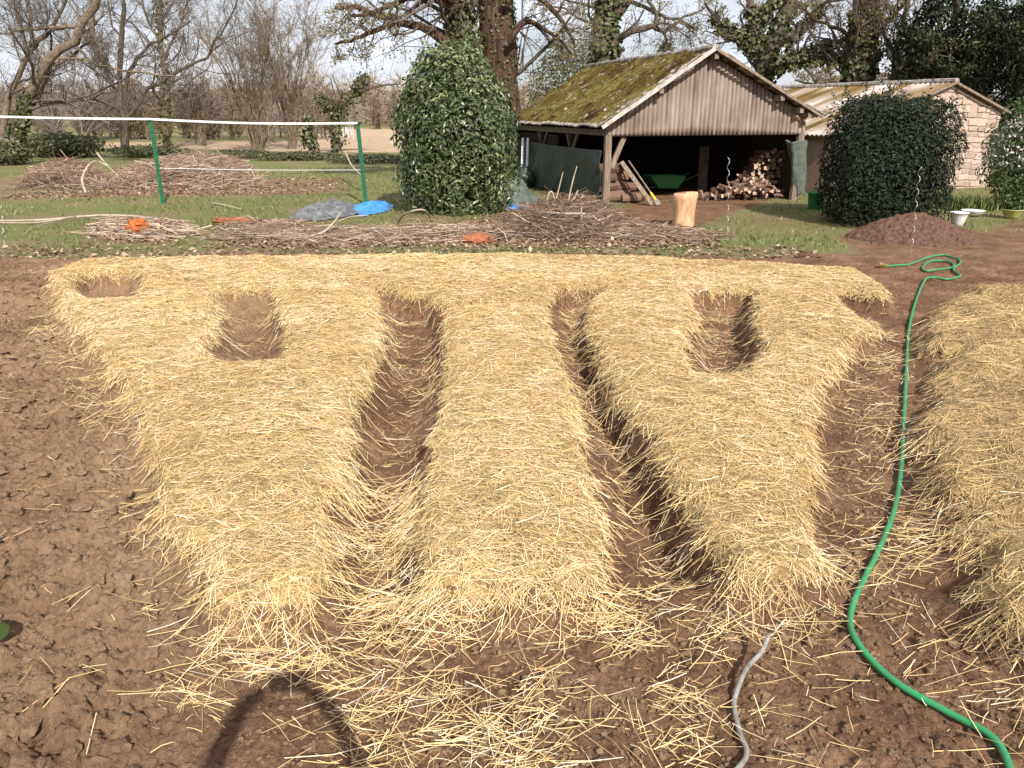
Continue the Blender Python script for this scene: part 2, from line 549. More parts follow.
M['green_tarp'] = mat_noise("dark_green_tarpaulin", (0.018, 0.032, 0.024), (0.040, 0.062, 0.050), 3, 0.42, 0.45, 0.35, 0.04)
M['grey_tarp'] = mat_noise("grey_green_tarpaulin", (0.055, 0.066, 0.055), (0.125, 0.14, 0.12), 7, 0.7, 0.2, 0.35, 0.03)
M['grey_net'] = mat_noise("weathered_grey_sheet", (0.05, 0.052, 0.06), (0.20, 0.20, 0.205), 8, 0.7, 0.3, 0.5, 0.03)
M['blue_tarp'] = mat_noise("blue_tarpaulin", (0.02, 0.15, 0.45), (0.08, 0.29, 0.66), 5, 0.45, 0.35, 0.3, 0.02)
M['post_green'] = mat_noise("green_painted_metal", (0.008, 0.085, 0.040), (0.016, 0.125, 0.060), 8, 0.45, 0.45, 0.1, 0.003)
M['white_pl'] = mat_noise("white_plastic", (0.66, 0.66, 0.66), (0.80, 0.80, 0.79), 6, 0.5, 0.4, 0)
M['hose'] = mat_noise("green_rubber_hose", (0.045, 0.165, 0.070), (0.022, 0.285, 0.095), 5, 0.42, 0.45, 0.1, 0.002)
M['brass'] = mat_noise("brass", (0.42, 0.28, 0.09), (0.55, 0.40, 0.16), 20, 0.35, 0.5, 0, metal=0.8)
M['pipe'] = mat_noise("grey_clear_tubing", (0.12, 0.115, 0.09), (0.34, 0.33, 0.30), 14, 0.25, 0.6, 0.1, 0.002)
M['barrow'] = mat_noise("green_barrow_paint", (0.012, 0.120, 0.035), (0.035, 0.20, 0.07), 7, 0.5, 0.4, 0.1, 0.003)
M['bucket'] = mat_noise("green_bucket_plastic", (0.010, 0.150, 0.045), (0.020, 0.22, 0.075), 7, 0.4, 0.45, 0)
M['rubber'] = mat_noise("black_rubber", (0.015, 0.015, 0.015), (0.035, 0.034, 0.033), 9, 0.7, 0.3, 0)
M['pale_log'] = mat_noise("barkless_pale_log", (0.36, 0.15, 0.055), (0.70, 0.50, 0.32), 3.6, 0.75, 0.25, 0.4, 0.02, stretch=(2, 2, 0.6))
M['orange'] = mat_noise("bright_orange_rotten_wood", (0.22, 0.06, 0.018), (0.44, 0.145, 0.045), 12, 0.9, 0.1, 0.6, 0.02)
M['red_bark'] = mat_noise("red_brown_bark", (0.18, 0.06, 0.03), (0.38, 0.15, 0.08), 10, 0.9, 0.1, 0.6, 0.02)
M['yellow'] = mat_noise("yellow_plastic", (0.60, 0.42, 0.03), (0.74, 0.54, 0.06), 9, 0.5, 0.4, 0)
M['yellowgreen'] = mat_noise("yellow_green_glaze", (0.40, 0.40, 0.12), (0.55, 0.54, 0.22), 5, 0.4, 0.45, 0)
M['spiral'] = mat_noise("galvanised_spiral", (0.30, 0.31, 0.32), (0.52, 0.52, 0.52), 9, 0.35, 0.6, 0, metal=0.6)
M['hill'] = mat_noise("distant_wooded_hill", (0.115, 0.095, 0.085), (0.19, 0.155, 0.135), 0.06, 1, 0.0, 0.5, 1.0)

# ------------------------------------------------------------------ the garden's heights
ZT = 0.2
BED_PX = {
    'back': [(50, 270), (80, 257), (200, 254), (400, 252), (560, 252), (700, 257), (800, 262), (860, 267), (885, 281), (899, 299), (850, 291), (760, 289),
             (690, 288), (600, 286), (556, 286), (545, 302), (440, 304), (425, 296), (385, 288), (275, 286), (210, 288), (142, 288), (136, 271.5), (84, 271.5), (68, 288), (50, 288)],
    'left': [(48, 280), (72, 281), (84, 294.5), (134, 294.5), (144, 281), (207, 283), (230, 312), (221, 332), (203, 353), (238, 357), (273, 355), (281, 327), (272, 300), (266, 281),
             (378, 284), (383, 320), (385, 350), (366, 400), (350, 460), (333, 510), (343, 545), (332, 588), (300, 606), (240, 606), (203, 590), (166, 540),
             (150, 490), (137, 450), (131, 420), (120, 390), (100, 360), (75, 330), (58, 310)],
    'middle': [(440, 303.5), (545, 300), (562, 340), (582, 400), (605, 470), (621, 530), (610, 575), (560, 597), (480, 592), (420, 600), (411, 560),
               (415, 500), (426, 440), (437, 380), (441, 340)],
    'right': [(602, 282), (692, 283), (700, 310), (692, 345), (705, 367), (740, 368), (758, 340), (750, 310), (745, 284), (800, 284), (843, 290), (862, 316),
              (884, 322), (852, 346), (838, 370), (828, 394), (822, 428), (826, 465), (815, 520), (832, 560), (800, 577), (722, 588), (706, 560),
              (690, 510), (665, 470), (640, 430), (610, 390), (590, 350), (580, 320)],
}
FAR_PX = [(965, 279), (925, 300), (920, 328), (928, 350), (918, 385), (903, 425), (918, 460), (950, 500), (958, 545), (975, 595), (1030, 645), (1250, 640), (1200, 279)]
BEDS = {k: polyP(v, ZT) for k, v in BED_PX.items()}
BEDS['side'] = polyP(FAR_PX, 0.25)
TRENCH = [polyP(p, 0.0) for p in (
    [(205, 292), (262, 289), (275, 305), (280, 330), (272, 358), (203, 356), (222, 332)],
    [(380, 290), (440, 305), (438, 380), (415, 470), (410, 570), (345, 600), (335, 520), (370, 400), (385, 340)],
    [(556, 285), (600, 290), (585, 325), (640, 425), (690, 510), (705, 580), (640, 590), (610, 480), (565, 350)],
    [(692, 290), (746, 290), (756, 335), (740, 372), (700, 370)],
    [(82, 273), (136, 273), (136, 294), (80, 294)])]
SIDE_GAPS = [polyP(p, 0.25) for p in ([(915, 340), (965, 340), (968, 350), (915, 352)], [(893, 430), (945, 432), (948, 450), (893, 455)], [(940, 525), (985, 532), (982, 550), (945, 558)])]


def heights(X, Y):
    n1 = fbm(X, Y, 3.1, 3, 11)
    n2 = fbm(X, Y, 9.0, 4, 21)
    n3 = fbm(X, Y, 24.0, 3, 31)
    near = sstep((13.5 - Y) / 2.0) * sstep((Y + 1) / 1.5)
    z = 0.018 * fbm(X, Y, 0.9, 3, 41)
    left = sstep((-(X + 0.23 * Y) - 0.55) / 0.5)            # tilled ground left of the beds
    front = sstep((3.2 - Y) / 0.6)
    rough = 0.013 + 0.038 * left + 0.008 * front
    z = z + near * (rough * n2 + (0.012 + 0.022 * left) * n1 + (0.006 + 0.017 * left) * n3)
    tm = np.zeros_like(z)
    for t in TRENCH:
        tm = np.maximum(tm, sstep((sdist_box(X, Y, t) + 0.10 + 0.08 * n2 + 0.05 * n1) / 0.26))
    z = z - 0.14 * tm
    rough2 = 0.36 + 0.40 * tm * (1 - left) + 0.64 * left + 0.15 * front
    z = z + near * rough2 * (0.038 * np.minimum(np.abs(fbm(X, Y, 5.0, 4, 61)) * 2.4, 1) + 0.030 * np.minimum(np.abs(fbm(X, Y, 13.0, 3, 71)) * 2.4, 1) + 0.017 * np.minimum(np.abs(fbm(X, Y, 29.0, 2, 81)) * 2.4, 1) - 0.045)
    sds = {}
    zb = z.copy()
    for k, poly in BEDS.items():
        sd = sdist_box(X, Y, poly) + 0.085 * n1 + 0.04 * n2 - 0.01
        sds[k] = sd
        if k == 'side':
            up = 0.16 * sstep((sd + 0.08) / 0.30) + 0.06 * sstep(sd / 0.9) + 0.08 * n1 * sstep(sd / 0.3) + 0.015 * n2 * sstep(sd / 0.1)
            for gp in SIDE_GAPS:
                g = sstep((sdist_box(X, Y, gp) + 0.12) / 0.25)
                up = up * (1 - 0.45 * g)
                sds[k] = np.where(g > 0.75, -0.2, sds[k])
        else:
            up = 0.165 * sstep((sd + 0.07) / 0.19) + 0.035 * sstep(sd / 0.5) + 0.024 * n1 * sstep(sd / 0.2) + 0.01 * n2 * sstep(sd / 0.1)
        zb = np.maximum(zb, np.where(sd > -0.12, np.minimum(z, 0.05) * (1 - sstep((sd + 0.11) / 0.3)) + up, -9))
    # the low rise of ground the beds taper onto in front
    return zb, sds


dx = 0.0115
fx = np.arange(-5.6, 7.2, dx)
gx = dx * 1.06 ** np.arange(1, 400); gx = np.cumsum(gx); gx = gx[gx < 900]
XS = np.concatenate([fx[0] - gx[::-1], fx, fx[-1] + gx])
fy = np.arange(1.35, 11.8, dx)
gy = dx * 1.035 ** np.arange(1, 600); gy = np.cumsum(gy); gy = gy[gy < 1500]
gyb = dx * 1.12 ** np.arange(1, 400); gyb = np.cumsum(gyb); gyb = gyb[gyb < 60]
YS = np.concatenate([fy[0] - gyb[::-1], fy, fy[-1] + gy])
GX, GY = np.meshgrid(XS, YS)
HZ, SDS = heights(GX, GY)


def Hat(x, y):
    x = np.asarray(x, float); y = np.asarray(y, float)
    i = np.clip(np.searchsorted(XS, x) - 1, 0, len(XS) - 2)
    j = np.clip(np.searchsorted(YS, y) - 1, 0, len(YS) - 2)
    fx_ = np.clip((x - XS[i]) / (XS[i + 1] - XS[i]), 0, 1)
    fy_ = np.clip((y - YS[j]) / (YS[j + 1] - YS[j]), 0, 1)
    return (HZ[j, i] * (1 - fx_) + HZ[j, i + 1] * fx_) * (1 - fy_) + (HZ[j + 1, i] * (1 - fx_) + HZ[j + 1, i + 1] * fx_) * fy_


def build_ground():
    nY, nX = GX.shape
    zone = np.zeros((nY, nX, 4), np.float32)
    wob = 0.45 * fbm(GX, GY, 0.8, 4, 51)
    grass = sstep((GY - 12.35 + wob) / 0.5)
    soil_r = sdist_box(GX, GY, polyP([(850, 262), (880, 240), (930, 226), (985, 232), (1010, 222), (1150, 224), (1150, 300), (860, 300)]), 3) + wob * 1.3
    grass = grass * (1 - sstep((soil_r + 1.0) / 2.0)) * (1 - 0.45 * sstep((0.25 + fbm(GX, GY, 0.45, 4, 57)) / 0.5) * sstep((20 - GY) / 3))
    barn_d = sdist_box(GX, GY, polyP([(600, 232), (610, 200), (650, 185), (800, 185), (775, 208), (700, 226), (650, 230)]), 3) + wob
    grass = grass * (1 - 0.85 * sstep((barn_d + 0.2) / 0.9))
    lit = np.zeros_like(grass)
    for px in ([(200, 252), (215, 238), (330, 228), (430, 226), (520, 208), (600, 212), (720, 232), (730, 250), (560, 250)],
               [(-200, 203), (-200, 182), (60, 178), (350, 178), (352, 194), (250, 196), (90, 200)],
               [(60, 246), (110, 222), (200, 232), (190, 248)]):
        d = sdist_box(GX, GY, polyP(px), 3) + wob * 0.8
        lit = np.maximum(lit, 0.60 * sstep((d + 0.3) / 0.8))
    lit = np.maximum(lit, 0.36 * sstep((GY - 12.2) / 0.4) * sstep((14.0 - GY) / 1.0))
    fieldp = polyP([(85, 147.5), (100, 142.5), (300, 141), (300, 128.5), (760, 128.5), (760, 153), (300, 152), (200, 149)])
    fd = sdist_box(GX, GY, fieldp, 8)
    field = sstep((fd + 1.0) / 2.0)
    left = sstep((-(GX + 0.23 * GY) - 0.35) / 0.7) * (1 - grass)
    zone[..., 0] = grass; zone[..., 1] = lit; zone[..., 2] = field; zone[..., 3] = left * 0.8
    V = np.stack([GX, GY, HZ], -1).reshape(-1, 3)
    idx = np.arange(nY * nX).reshape(nY, nX)
    F = np.stack([idx[:-1, :-1], idx[:-1, 1:], idx[1:, 1:], idx[1:, :-1]], -1).reshape(-1, 4)
    o = mesh_np("ground", V, F, M['ground'], None, {'zone': zone.reshape(-1, 4)}, True)
    tag(o, "reddish garden soil running into rough grass and a far field", "ground", kind='structure')
    return grass, lit


GRASS, LIT = build_ground()


# ------------------------------------------------------------------ straw
def stalks(cx, cy, L, ang, w, off0, off1, drape=0.14, lift=0.02, sides=2):
    """straw stalks lying on the ground's heights -> V, F"""
    n = len(cx)
    dxv, dyv = np.cos(ang) * L / 2, np.sin(ang) * L / 2
    bend = RNG.normal(0, 0.035, n) * L
    off = RNG.uniform(off0, off1, n)
    pm = np.stack([cx - np.sin(ang) * bend, cy + np.cos(ang) * bend, np.zeros(n)], 1)
    pm[:, 2] = Hat(pm[:, 0], pm[:, 1]) + off
    ends = []
    for s in (-1, 1):
        p = np.stack([cx + s * dxv, cy + s * dyv, np.zeros(n)], 1)
        h = Hat(p[:, 0], p[:, 1])
        p[:, 2] = np.maximum(h + 0.004, np.minimum(np.maximum(h + off, pm[:, 2] - drape * RNG.uniform(0.3, 1, n)), pm[:, 2] + 0.06)) + RNG.uniform(0, lift, n) * (RNG.random(n) < 0.3)
        ends.append(p)
    pm[:, 2] = np.maximum(pm[:, 2], 0.5 * (ends[0][:, 2] + ends[1][:, 2]) - 0.004)
    pts = np.stack([ends[0], pm, ends[1]], 1)
    T = pts[:, 2] - pts[:, 0]
    T /= np.linalg.norm(T, axis=1, keepdims=True)
    if sides == 3:
        rad = np.stack([w * 0.5, w * 0.5, w * 0.42], 1)
        return tubes(pts, rad, 3)
    up = RNG.normal(0, 0.45, (n, 3)); up[:, 2] += 1
    U = np.cross(T, up); U /= np.linalg.norm(U, axis=1, keepdims=True)
    V = np.empty((n, 6, 3))
    for k in range(3):
        V[:, 2 * k] = pts[:, k] - U * (w * 0.5)[:, None]
        V[:, 2 * k + 1] = pts[:, k] + U * (w * 0.5)[:, None]
    b = np.arange(n)[:, None] * 6
    F = np.concatenate([b + np.array([0, 1, 3, 2]), b + np.array([2, 3, 5, 4])], 0)
    return V.reshape(-1, 3), F


def sample_poly(poly, n, grow=0.0):
    poly = np.asarray(poly)[:, :2]
    lo, hi = poly.min(0) - grow, poly.max(0) + grow
    out = np.zeros((0, 2))
    while len(out) < n:
        q = RNG.uniform(lo, hi, (n * 2, 2))
        d = sdist(q[:, 0], q[:, 1], poly)
        out = np.concatenate([out, q[d > -grow]])
    return out[:n]


def bed(key, name, label, per_m2, grey=0.0):
    per_m2 = per_m2 * 2.3
    poly = BEDS[key]
    sd = SDS[key]
    j0, j1 = np.searchsorted(YS, [poly[:, 1].min() - 0.3, poly[:, 1].max() + 0.3])
    i0, i1 = np.searchsorted(XS, [poly[:, 0].min() - 0.3, poly[:, 0].max() + 0.3])
    J, I = np.arange(j0, j1, 2), np.arange(i0, i1, 2)
    sub = np.ix_(J, I)
    X, Y, Z, D = GX[sub], GY[sub], HZ[sub], sd[sub]
    inside = D > (0.05 if key != 'side' else 0.11) + 0.05 * fbm(X, Y, 14, 2, 77)
    taper = sstep((D - 0.0) / 0.08)
    V = np.stack([X, Y, Z + 0.001 + 0.016 * taper + 0.012 * fbm(X, Y, 20, 3, 5) * taper], -1).reshape(-1, 3)
    idx = np.arange(X.size).reshape(X.shape)
    keep = inside[:-1, :-1] & inside[1:, :-1] & inside[:-1, 1:] & inside[1:, 1:]
    F = np.stack([idx[:-1, :-1], idx[:-1, 1:], idx[1:, 1:], idx[1:, :-1]], -1)[keep]
    used = np.unique(F)
    remap = np.full(X.size, -1); remap[used] = np.arange(len(used))
    root = mesh_np(name, V[used], remap[F], M['mat'], None, None, True)
    tag(root, label, "straw bed", "straw mulched beds")
    # the stalks: more and thinner near the camera
    a2 = poly[:, :2]
    area = 0.5 * abs(np.dot(a2[:, 0], np.roll(a2[:, 1], 1)) - np.dot(a2[:, 1], np.roll(a2[:, 0], 1)))
    q = sample_poly(poly, int(area * per_m2), 0.045)
    d = sdist(q[:, 0], q[:, 1], poly)
    if key == 'side':
        for gp in SIDE_GAPS:
            g = sdist(q[:, 0], q[:, 1], gp)
            k = ~((g > -0.05) & (RNG.random(len(q)) < 0.85))
            q, d = q[k], d[k]
        k = q[:, 0] < 7.1
        q, d = q[k], d[k]
    sdq = d + 0.085 * fbm(q[:, 0], q[:, 1], 3.1, 3, 11) + 0.04 * fbm(q[:, 0], q[:, 1], 9.0, 4, 21) - 0.01
    thin = RNG.random(len(q)) < np.where(sdq < -0.05, 0.05, np.where(sdq < 0.02, 0.35, 1.0)) * np.clip(1.15 + 1.5 * fbm(q[:, 0], q[:, 1], 5.5, 3, 191), 0.25, 1)
    if True:                                              # the steep bare sides of the bed stay soil
        hq = Hat(q[:, 0], q[:, 1])
        thin &= (hq > (0.095 if key != 'side' else 0.075) + 0.05 * fbm(q[:, 0], q[:, 1], 7, 2, 44)) | (RNG.random(len(q)) < 0.07)
    q, d = q[thin], d[thin]
    n = len(q)
    ang = RNG.normal(0.0, 0.75, n)
    rnd = RNG.random(n) < 0.55
    ang[rnd] = RNG.uniform(0, math.pi, rnd.sum())
    ang += 0.5 * fbm(q[:, 0], q[:, 1], 3.4, 3, 91)
    if key == 'side': ang += 0.35
    L = np.clip(RNG.lognormal(math.log(0.095), 0.5, n), 0.03, 0.26) * (1.3 if key == 'side' else 1)
    w = RNG.uniform(0.0014, 0.0038, n) * np.clip(0.72 + 0.07 * q[:, 1], 0.8, 1.5)
    V, F = stalks(q[:, 0], q[:, 1], L, ang, w, 0.004, 0.030, 0.06 if key != 'side' else 0.14)
    t = np.clip(RNG.normal(0.54, 0.21, n) + 0.22 * fbm(q[:, 0], q[:, 1], 1.8, 4, 63) - grey, 0, 1)
    t[RNG.random(n) < 0.012] = 1.0
    t[RNG.random(n) < 0.05] = 0.1
    st = mesh_np("straw", V, F, M['straw'], root, {'tint': np.tile(t, 2)})
    st["kind"] = "stuff"
    return root


bed('back', "straw_bed", "long straw bed running crosswise along the grass behind all the others", 2700, 0.0)
bed('left', "straw_bed", "forked straw bed on the left, beside the bare tilled soil", 3300)
bed('middle', "straw_bed", "straight straw bed in the middle, with a bare trench on both sides", 3600)
bed('right', "straw_bed", "forked straw bed between the middle bed and the green hose", 3300, 0.03)
bed('side', "straw_bed", "ragged heaped straw bed on the far side of the green hose", 2200, 0.28)


def loose_straw():
    zones = [([(150, 650), (240, 605), (400, 600), (610, 590), (720, 590), (740, 640), (720, 700), (830, 775), (140, 775), (180, 700)], 1300),
             ([(200, 650), (330, 605), (620, 600), (660, 650), (560, 690), (420, 700), (200, 680)], 2000),
             ([(330, 690), (700, 690), (720, 775), (320, 775)], 1000),
             ([(430, 590), (610, 580), (640, 640), (430, 640)], 500),
             ([(335, 480), (418, 470), (415, 610), (325, 615)], 2300),
             ([(380, 290), (440, 305), (438, 380), (415, 470), (350, 480), (370, 400)], 800),
             ([(556, 285), (600, 290), (590, 350), (690, 510), (715, 590), (640, 600), (610, 480), (565, 350)], 1700),
             ([(205, 290), (265, 287), (280, 330), (272, 358), (200, 356)], 420),
             ([(692, 290), (746, 290), (756, 335), (740, 372), (700, 370)], 700),
             ([(830, 380), (865, 335), (920, 330), (905, 420), (960, 560), (830, 620), (820, 500)], 1300),
             ([(760, 570), (850, 550), (850, 650), (700, 640)], 450),
             ([(60, 310), (120, 390), (170, 540), (240, 620), (150, 640), (110, 480), (30, 330)], 1000),
             ([(-60, 300), (60, 310), (110, 440), (180, 775), (-120, 775)], 420),
             ([(740, 620), (960, 600), (1060, 660), (1100, 775), (760, 775)], 330),
             ([(900, 440), (960, 480), (1000, 640), (900, 560)], 450)]
    q = np.concatenate([sample_poly(polyP(p), int(n)) for p, n in zones])
    bare = sdist(q[:, 0], q[:, 1], polyP([(195, 790), (235, 690), (265, 676), (310, 684), (345, 720), (355, 790)]))
    q = q[(bare < 0) | (RNG.random(len(q)) < 0.22)]
    q = np.concatenate([q, sample_poly(polyP([(150, 690), (205, 685), (225, 720), (190, 750), (150, 735)]), 150)])
    # clumpy: thin out by noise
    dens = fbm(q[:, 0], q[:, 1], 2.6, 3, 131)
    q = q[RNG.random(len(q)) < np.clip(0.62 + 1.3 * dens, 0.10, 1)]
    n = len(q)
    ang = RNG.normal(0.1, 0.75, n)
    k = RNG.random(n) < 0.35
    ang[k] = RNG.uniform(0, math.pi, k.sum())
    L = np.clip(RNG.lognormal(math.log(0.085), 0.7, n), 0.012, 0.34)
    w = RNG.uniform(0.0012, 0.0038, n)
    V, F = stalks(q[:, 0], q[:, 1], L, ang, w, 0.008, 0.03, 0.10, 0.05, 3)
    t = np.clip(RNG.normal(0.58, 0.22, n), 0, 1)
    t[RNG.random(n) < 0.04] = 1.0
    V2 = V
    o = mesh_np("loose_straw", V2, F, M['straw'], None, {'tint': np.repeat(t, 6)})
    tag(o, "loose straw stalks scattered over the bare soil and along the trenches", "straw", kind='stuff')


loose_straw()


# ------------------------------------------------------------------ lumps of soil
def lump_mesh(seed, sub=2, rough=0.35):
    import bmesh
    bm = bmesh.new()
    bmesh.ops.create_icosphere(bm, subdivisions=sub, radius=1.0)
    V = np.array([v.co[:] for v in bm.verts]); F = np.array([[v.index for v in f.verts] for f in bm.faces])
    bm.free()
    r = 1 + rough * (fbm(V[:, 0] + 3 * V[:, 2], V[:, 1] - 2 * V[:, 2], 1.3, 3, seed))
    return V * r[:, None], F


def scatter_lumps(name, pts, size, mat, label, cat, flat=0.65, sink=-0.15, tint=(0.3, 0.7), kind='stuff', zfun=None):
    protos = [lump_mesh(k, 2, 0.55) for k in range(9)]
    protos = [(V * (1 + 0.5 * fbm(V[:, 0] * 3 + V[:, 2] * 2, V[:, 1] * 3 - V[:, 2], 1.7, 2, 5 + i))[:, None], F) for i, (V, F) in enumerate(protos)]
    mb = MB()
    for (x, y), s in zip(pts, size):
        V, F = protos[RNG.integers(9)]
        a = RNG.uniform(0, 6.28)
        R = np.array([[math.cos(a), -math.sin(a), 0], [math.sin(a), math.cos(a), 0], [0, 0, 1]])
        sc = s * np.array([RNG.uniform(0.8, 1.3), RNG.uniform(0.7, 1.1), flat * RNG.uniform(0.8, 1.2)])
        z = float(Hat(x, y)) if zfun is None else zfun(x, y)
        mb.add((V @ R.T) * sc + np.array([x, y, z + s * (flat - sink) * 0.5]), F, RNG.uniform(*tint))
    return tag(mb.build(name, mat, None, False), label, cat, kind=kind)


pts = np.concatenate([sample_poly(polyP([(-150, 262), (45, 262), (50, 310), (115, 420), (150, 520), (180, 620), (190, 775), (-250, 775)]), 5200),
                      sample_poly(polyP([(150, 610), (720, 600), (850, 560), (1000, 640), (1100, 775), (150, 775)]), 900)])
scatter_lumps("soil_clods", pts, np.where(np.arange(len(pts)) < 5200, np.clip(RNG.lognormal(math.log(0.0115), 0.75, len(pts)), 0.003, 0.045), np.clip(RNG.lognormal(math.log(0.008), 0.6, len(pts)), 0.003, 0.022)), M['ground'],
              "crumbled clods of tilled reddish soil left of the beds and in front", "soil clods")


def crumbs():
    protos = [lump_mesh(k + 30, 1, 0.7) for k in range(9)]
    q = np.concatenate([sample_poly(polyP([(-150, 262), (45, 262), (50, 310), (115, 420), (150, 520), (180, 620), (220, 775), (-250, 775)]), 9000),
                        sample_poly(polyP([(150, 640), (720, 600), (850, 560), (1000, 640), (1100, 775), (150, 775)]), 2600),
                        sample_poly(polyP([(840, 380), (900, 330), (905, 430), (870, 600), (830, 600)]), 1200)])
    n = len(q)
    which = RNG.integers(0, 9, n)
    size = np.clip(RNG.lognormal(math.log(0.0052), 0.55, n), 0.002, 0.015)
    z = Hat(q[:, 0], q[:, 1])
    Vs, Fs, off = [], [], 0
    for k, (V, F) in enumerate(protos):
        m = which == k
        sc = size[m][:, None] * RNG.uniform(0.7, 1.3, (m.sum(), 3))
        W = V[None] * sc[:, None, :] + np.stack([q[m, 0], q[m, 1], z[m] + size[m] * 0.35], 1)[:, None, :]
        Vs.append(W.reshape(-1, 3))
        Fs.append((F[None] + np.arange(m.sum())[:, None, None] * len(V)).reshape(-1, 3) + off)
        off += W.shape[0] * W.shape[1]
    o = mesh_np("soil_crumbs", np.concatenate(Vs), np.concatenate(Fs), M['ground'])
    tag(o, "small dry crumbs of soil lying over the tilled and trodden earth", "soil crumbs", kind='stuff')


crumbs()


# ------------------------------------------------------------------ grass, fallen leaves
def in_zone(mask, n, ylo, yhi, xlo, xhi, pw=1.0):
    out = np.zeros((0, 2))
    while len(out) < n:
        q = np.stack([RNG.uniform(xlo, xhi, n), ylo + (yhi - ylo) * RNG.random(n) ** 1.4], 1)
        i = np.clip(np.searchsorted(XS, q[:, 0]) - 1, 0, len(XS) - 1)
        j = np.clip(np.searchsorted(YS, q[:, 1]) - 1, 0, len(YS) - 1)
        out = np.concatenate([out, q[RNG.random(n) < mask[j, i] ** pw]])
    return out[:n]


def grass():
    q = in_zone(np.clip(GRASS - 0.75 * LIT, 0, 1), 60000, 12.3, 34, -20, 16, 1.6)
    keep = RNG.random(len(q)) < np.clip(0.55 + 1.2 * fbm(q[:, 0], q[:, 1], 0.7, 4, 201), 0.08, 1)
    q = q[keep]
    n = len(q)
    h = RNG.uniform(0.03, 0.10, n) * (1 + 0.9 * np.clip(fbm(q[:, 0], q[:, 1], 0.5, 3, 205), 0, 1))
    w = RNG.uniform(0.008, 0.02, n)
    a = RNG.uniform(0, 6.28, n)
    lean = RNG.normal(0, 0.5, (n, 2)) * h[:, None]
    base = np.stack([q[:, 0], q[:, 1], Hat(q[:, 0], q[:, 1]) - 0.005], 1)
    d = np.stack([np.cos(a), np.sin(a), 0 * a], 1) * w[:, None]
    tip = base + np.stack([lean[:, 0], lean[:, 1], h], 1)
    V = np.stack([base - d, base + d, tip], 1).reshape(-1, 3)
    F = np.arange(3 * n).reshape(-1, 3)
    t = np.clip(RNG.normal(0.45, 0.2, n) + 0.25 * fbm(q[:, 0], q[:, 1], 0.9, 3, 202), 0, 1)
    o = mesh_np("grass", V, F, M['grass'], None, {'tint': t})
    tag(o, "rough tufted green grass between the garden and the trees", "grass", kind='stuff')


grass()


def leaf_quads(P0, size, rng, droop=0.0, aspect=0.45, normal=None, spread=0.8):
    """little folded leaves (two triangles) at P0; normal biases which way they face"""
    n = len(P0)
    D = rng.normal(0, 1, (n, 3))
    if normal is not None:
        D = D - (D * normal).sum(1, keepdims=True) * normal * 0.75
    D[:, 2] -= droop
    D /= np.linalg.norm(D, axis=1, keepdims=True) + 1e-9
    N = rng.normal(0, 1, (n, 3)) * spread
    if normal is not None: N = N + normal
    U = np.cross(D, N); U /= np.linalg.norm(U, axis=1, keepdims=True) + 1e-9
    W = np.cross(U, D)
    L = size[:, None]
    b = P0
    tip = P0 + D * L
    mid = P0 + D * L * 0.5 + W * L * 0.08
    V = np.stack([b, mid + U * L * aspect * 0.5, tip, mid - U * L * aspect * 0.5], 1).reshape(-1, 3)
    k = np.arange(n)[:, None] * 4
    F = np.concatenate([k + np.array([0, 1, 2]), k + np.array([0, 2, 3])], 0)
    return V, F


def litter():
    q = np.concatenate([in_zone(LIT, 12000, 12.2, 30, -14, 5.0, 1.3), sample_poly(polyP([(200, 248), (240, 236), (520, 226), (720, 236), (720, 250)]), 2600)])
    n = len(q)
    P0 = np.stack([q[:, 0], q[:, 1], Hat(q[:, 0], q[:, 1]) + RNG.uniform(0.004, 0.03, n)], 1)
    nm = np.tile(np.array([0, 0, 1.0]), (n, 1))
    V, F = leaf_quads(P0, RNG.uniform(0.05, 0.12, n), RNG, 0, 0.6, nm, 0.4)
    t = np.clip(RNG.normal(0.5, 0.25, n), 0, 1)
    t[RNG.random(n) < 0.01] = 1
    o = mesh_np("leaf_litter", V, F, M['litter'], None, {'tint': np.tile(t, 2)})
    tag(o, "brown fallen leaves and wood chips strewn over the grass", "leaf litter", kind='stuff')


litter()

# ------------------------------------------------------------------ the barn
AZ = math.radians(16.2)
BA = np.array([-math.sin(AZ), math.cos(AZ), 0])      # into the barn
BR = np.array([math.cos(AZ), math.sin(AZ), 0])       # along its front
BO = P(605, 206)
UPZ = np.array([0, 0, 1.0])


def bw(u, v, z):
    return BO + BR * u + BA * v + UPZ * z


def bf(px, py, v=0.0):
    """pixel -> (u, z) on the barn's plane at depth v"""
    d = ray(px, py)
    o = BO + BA * v
    nrm = BA
    C = np.array([0, 0, CAM_H])
    t = ((o - C) @ nrm) / (d @ nrm)
    w = C + d * t - BO
    return w @ BR, w[2]


V_FRONT = -0.42
u_ap, z_ap = bf(715, 48, V_FRONT)
u_l, z_l = bf(602, 127, V_FRONT)
u_r, z_r = bf(816, 113, V_FRONT)
W_B = bf(802, 134)[0]
_s = (z_r - z_ap) / (u_r - u_ap)
u_r = max(u_r, W_B + 0.22)
z_r = z_ap + _s * (u_r - u_ap)
L_B = 7.6
z_gb = bf(607, 136)[1]


def roof_z(u):
    return z_ap + (z_l - z_ap) * (u_ap - u) / (u_ap - u_l) if u < u_ap else z_ap + (z_r - z_ap) * (u - u_ap) / (u_r - u_ap)


barn = empty("barn", bw(W_B / 2, L_B / 2, 0), "open fronted wooden barn with a mossy roof and a corrugated gable", "barn")


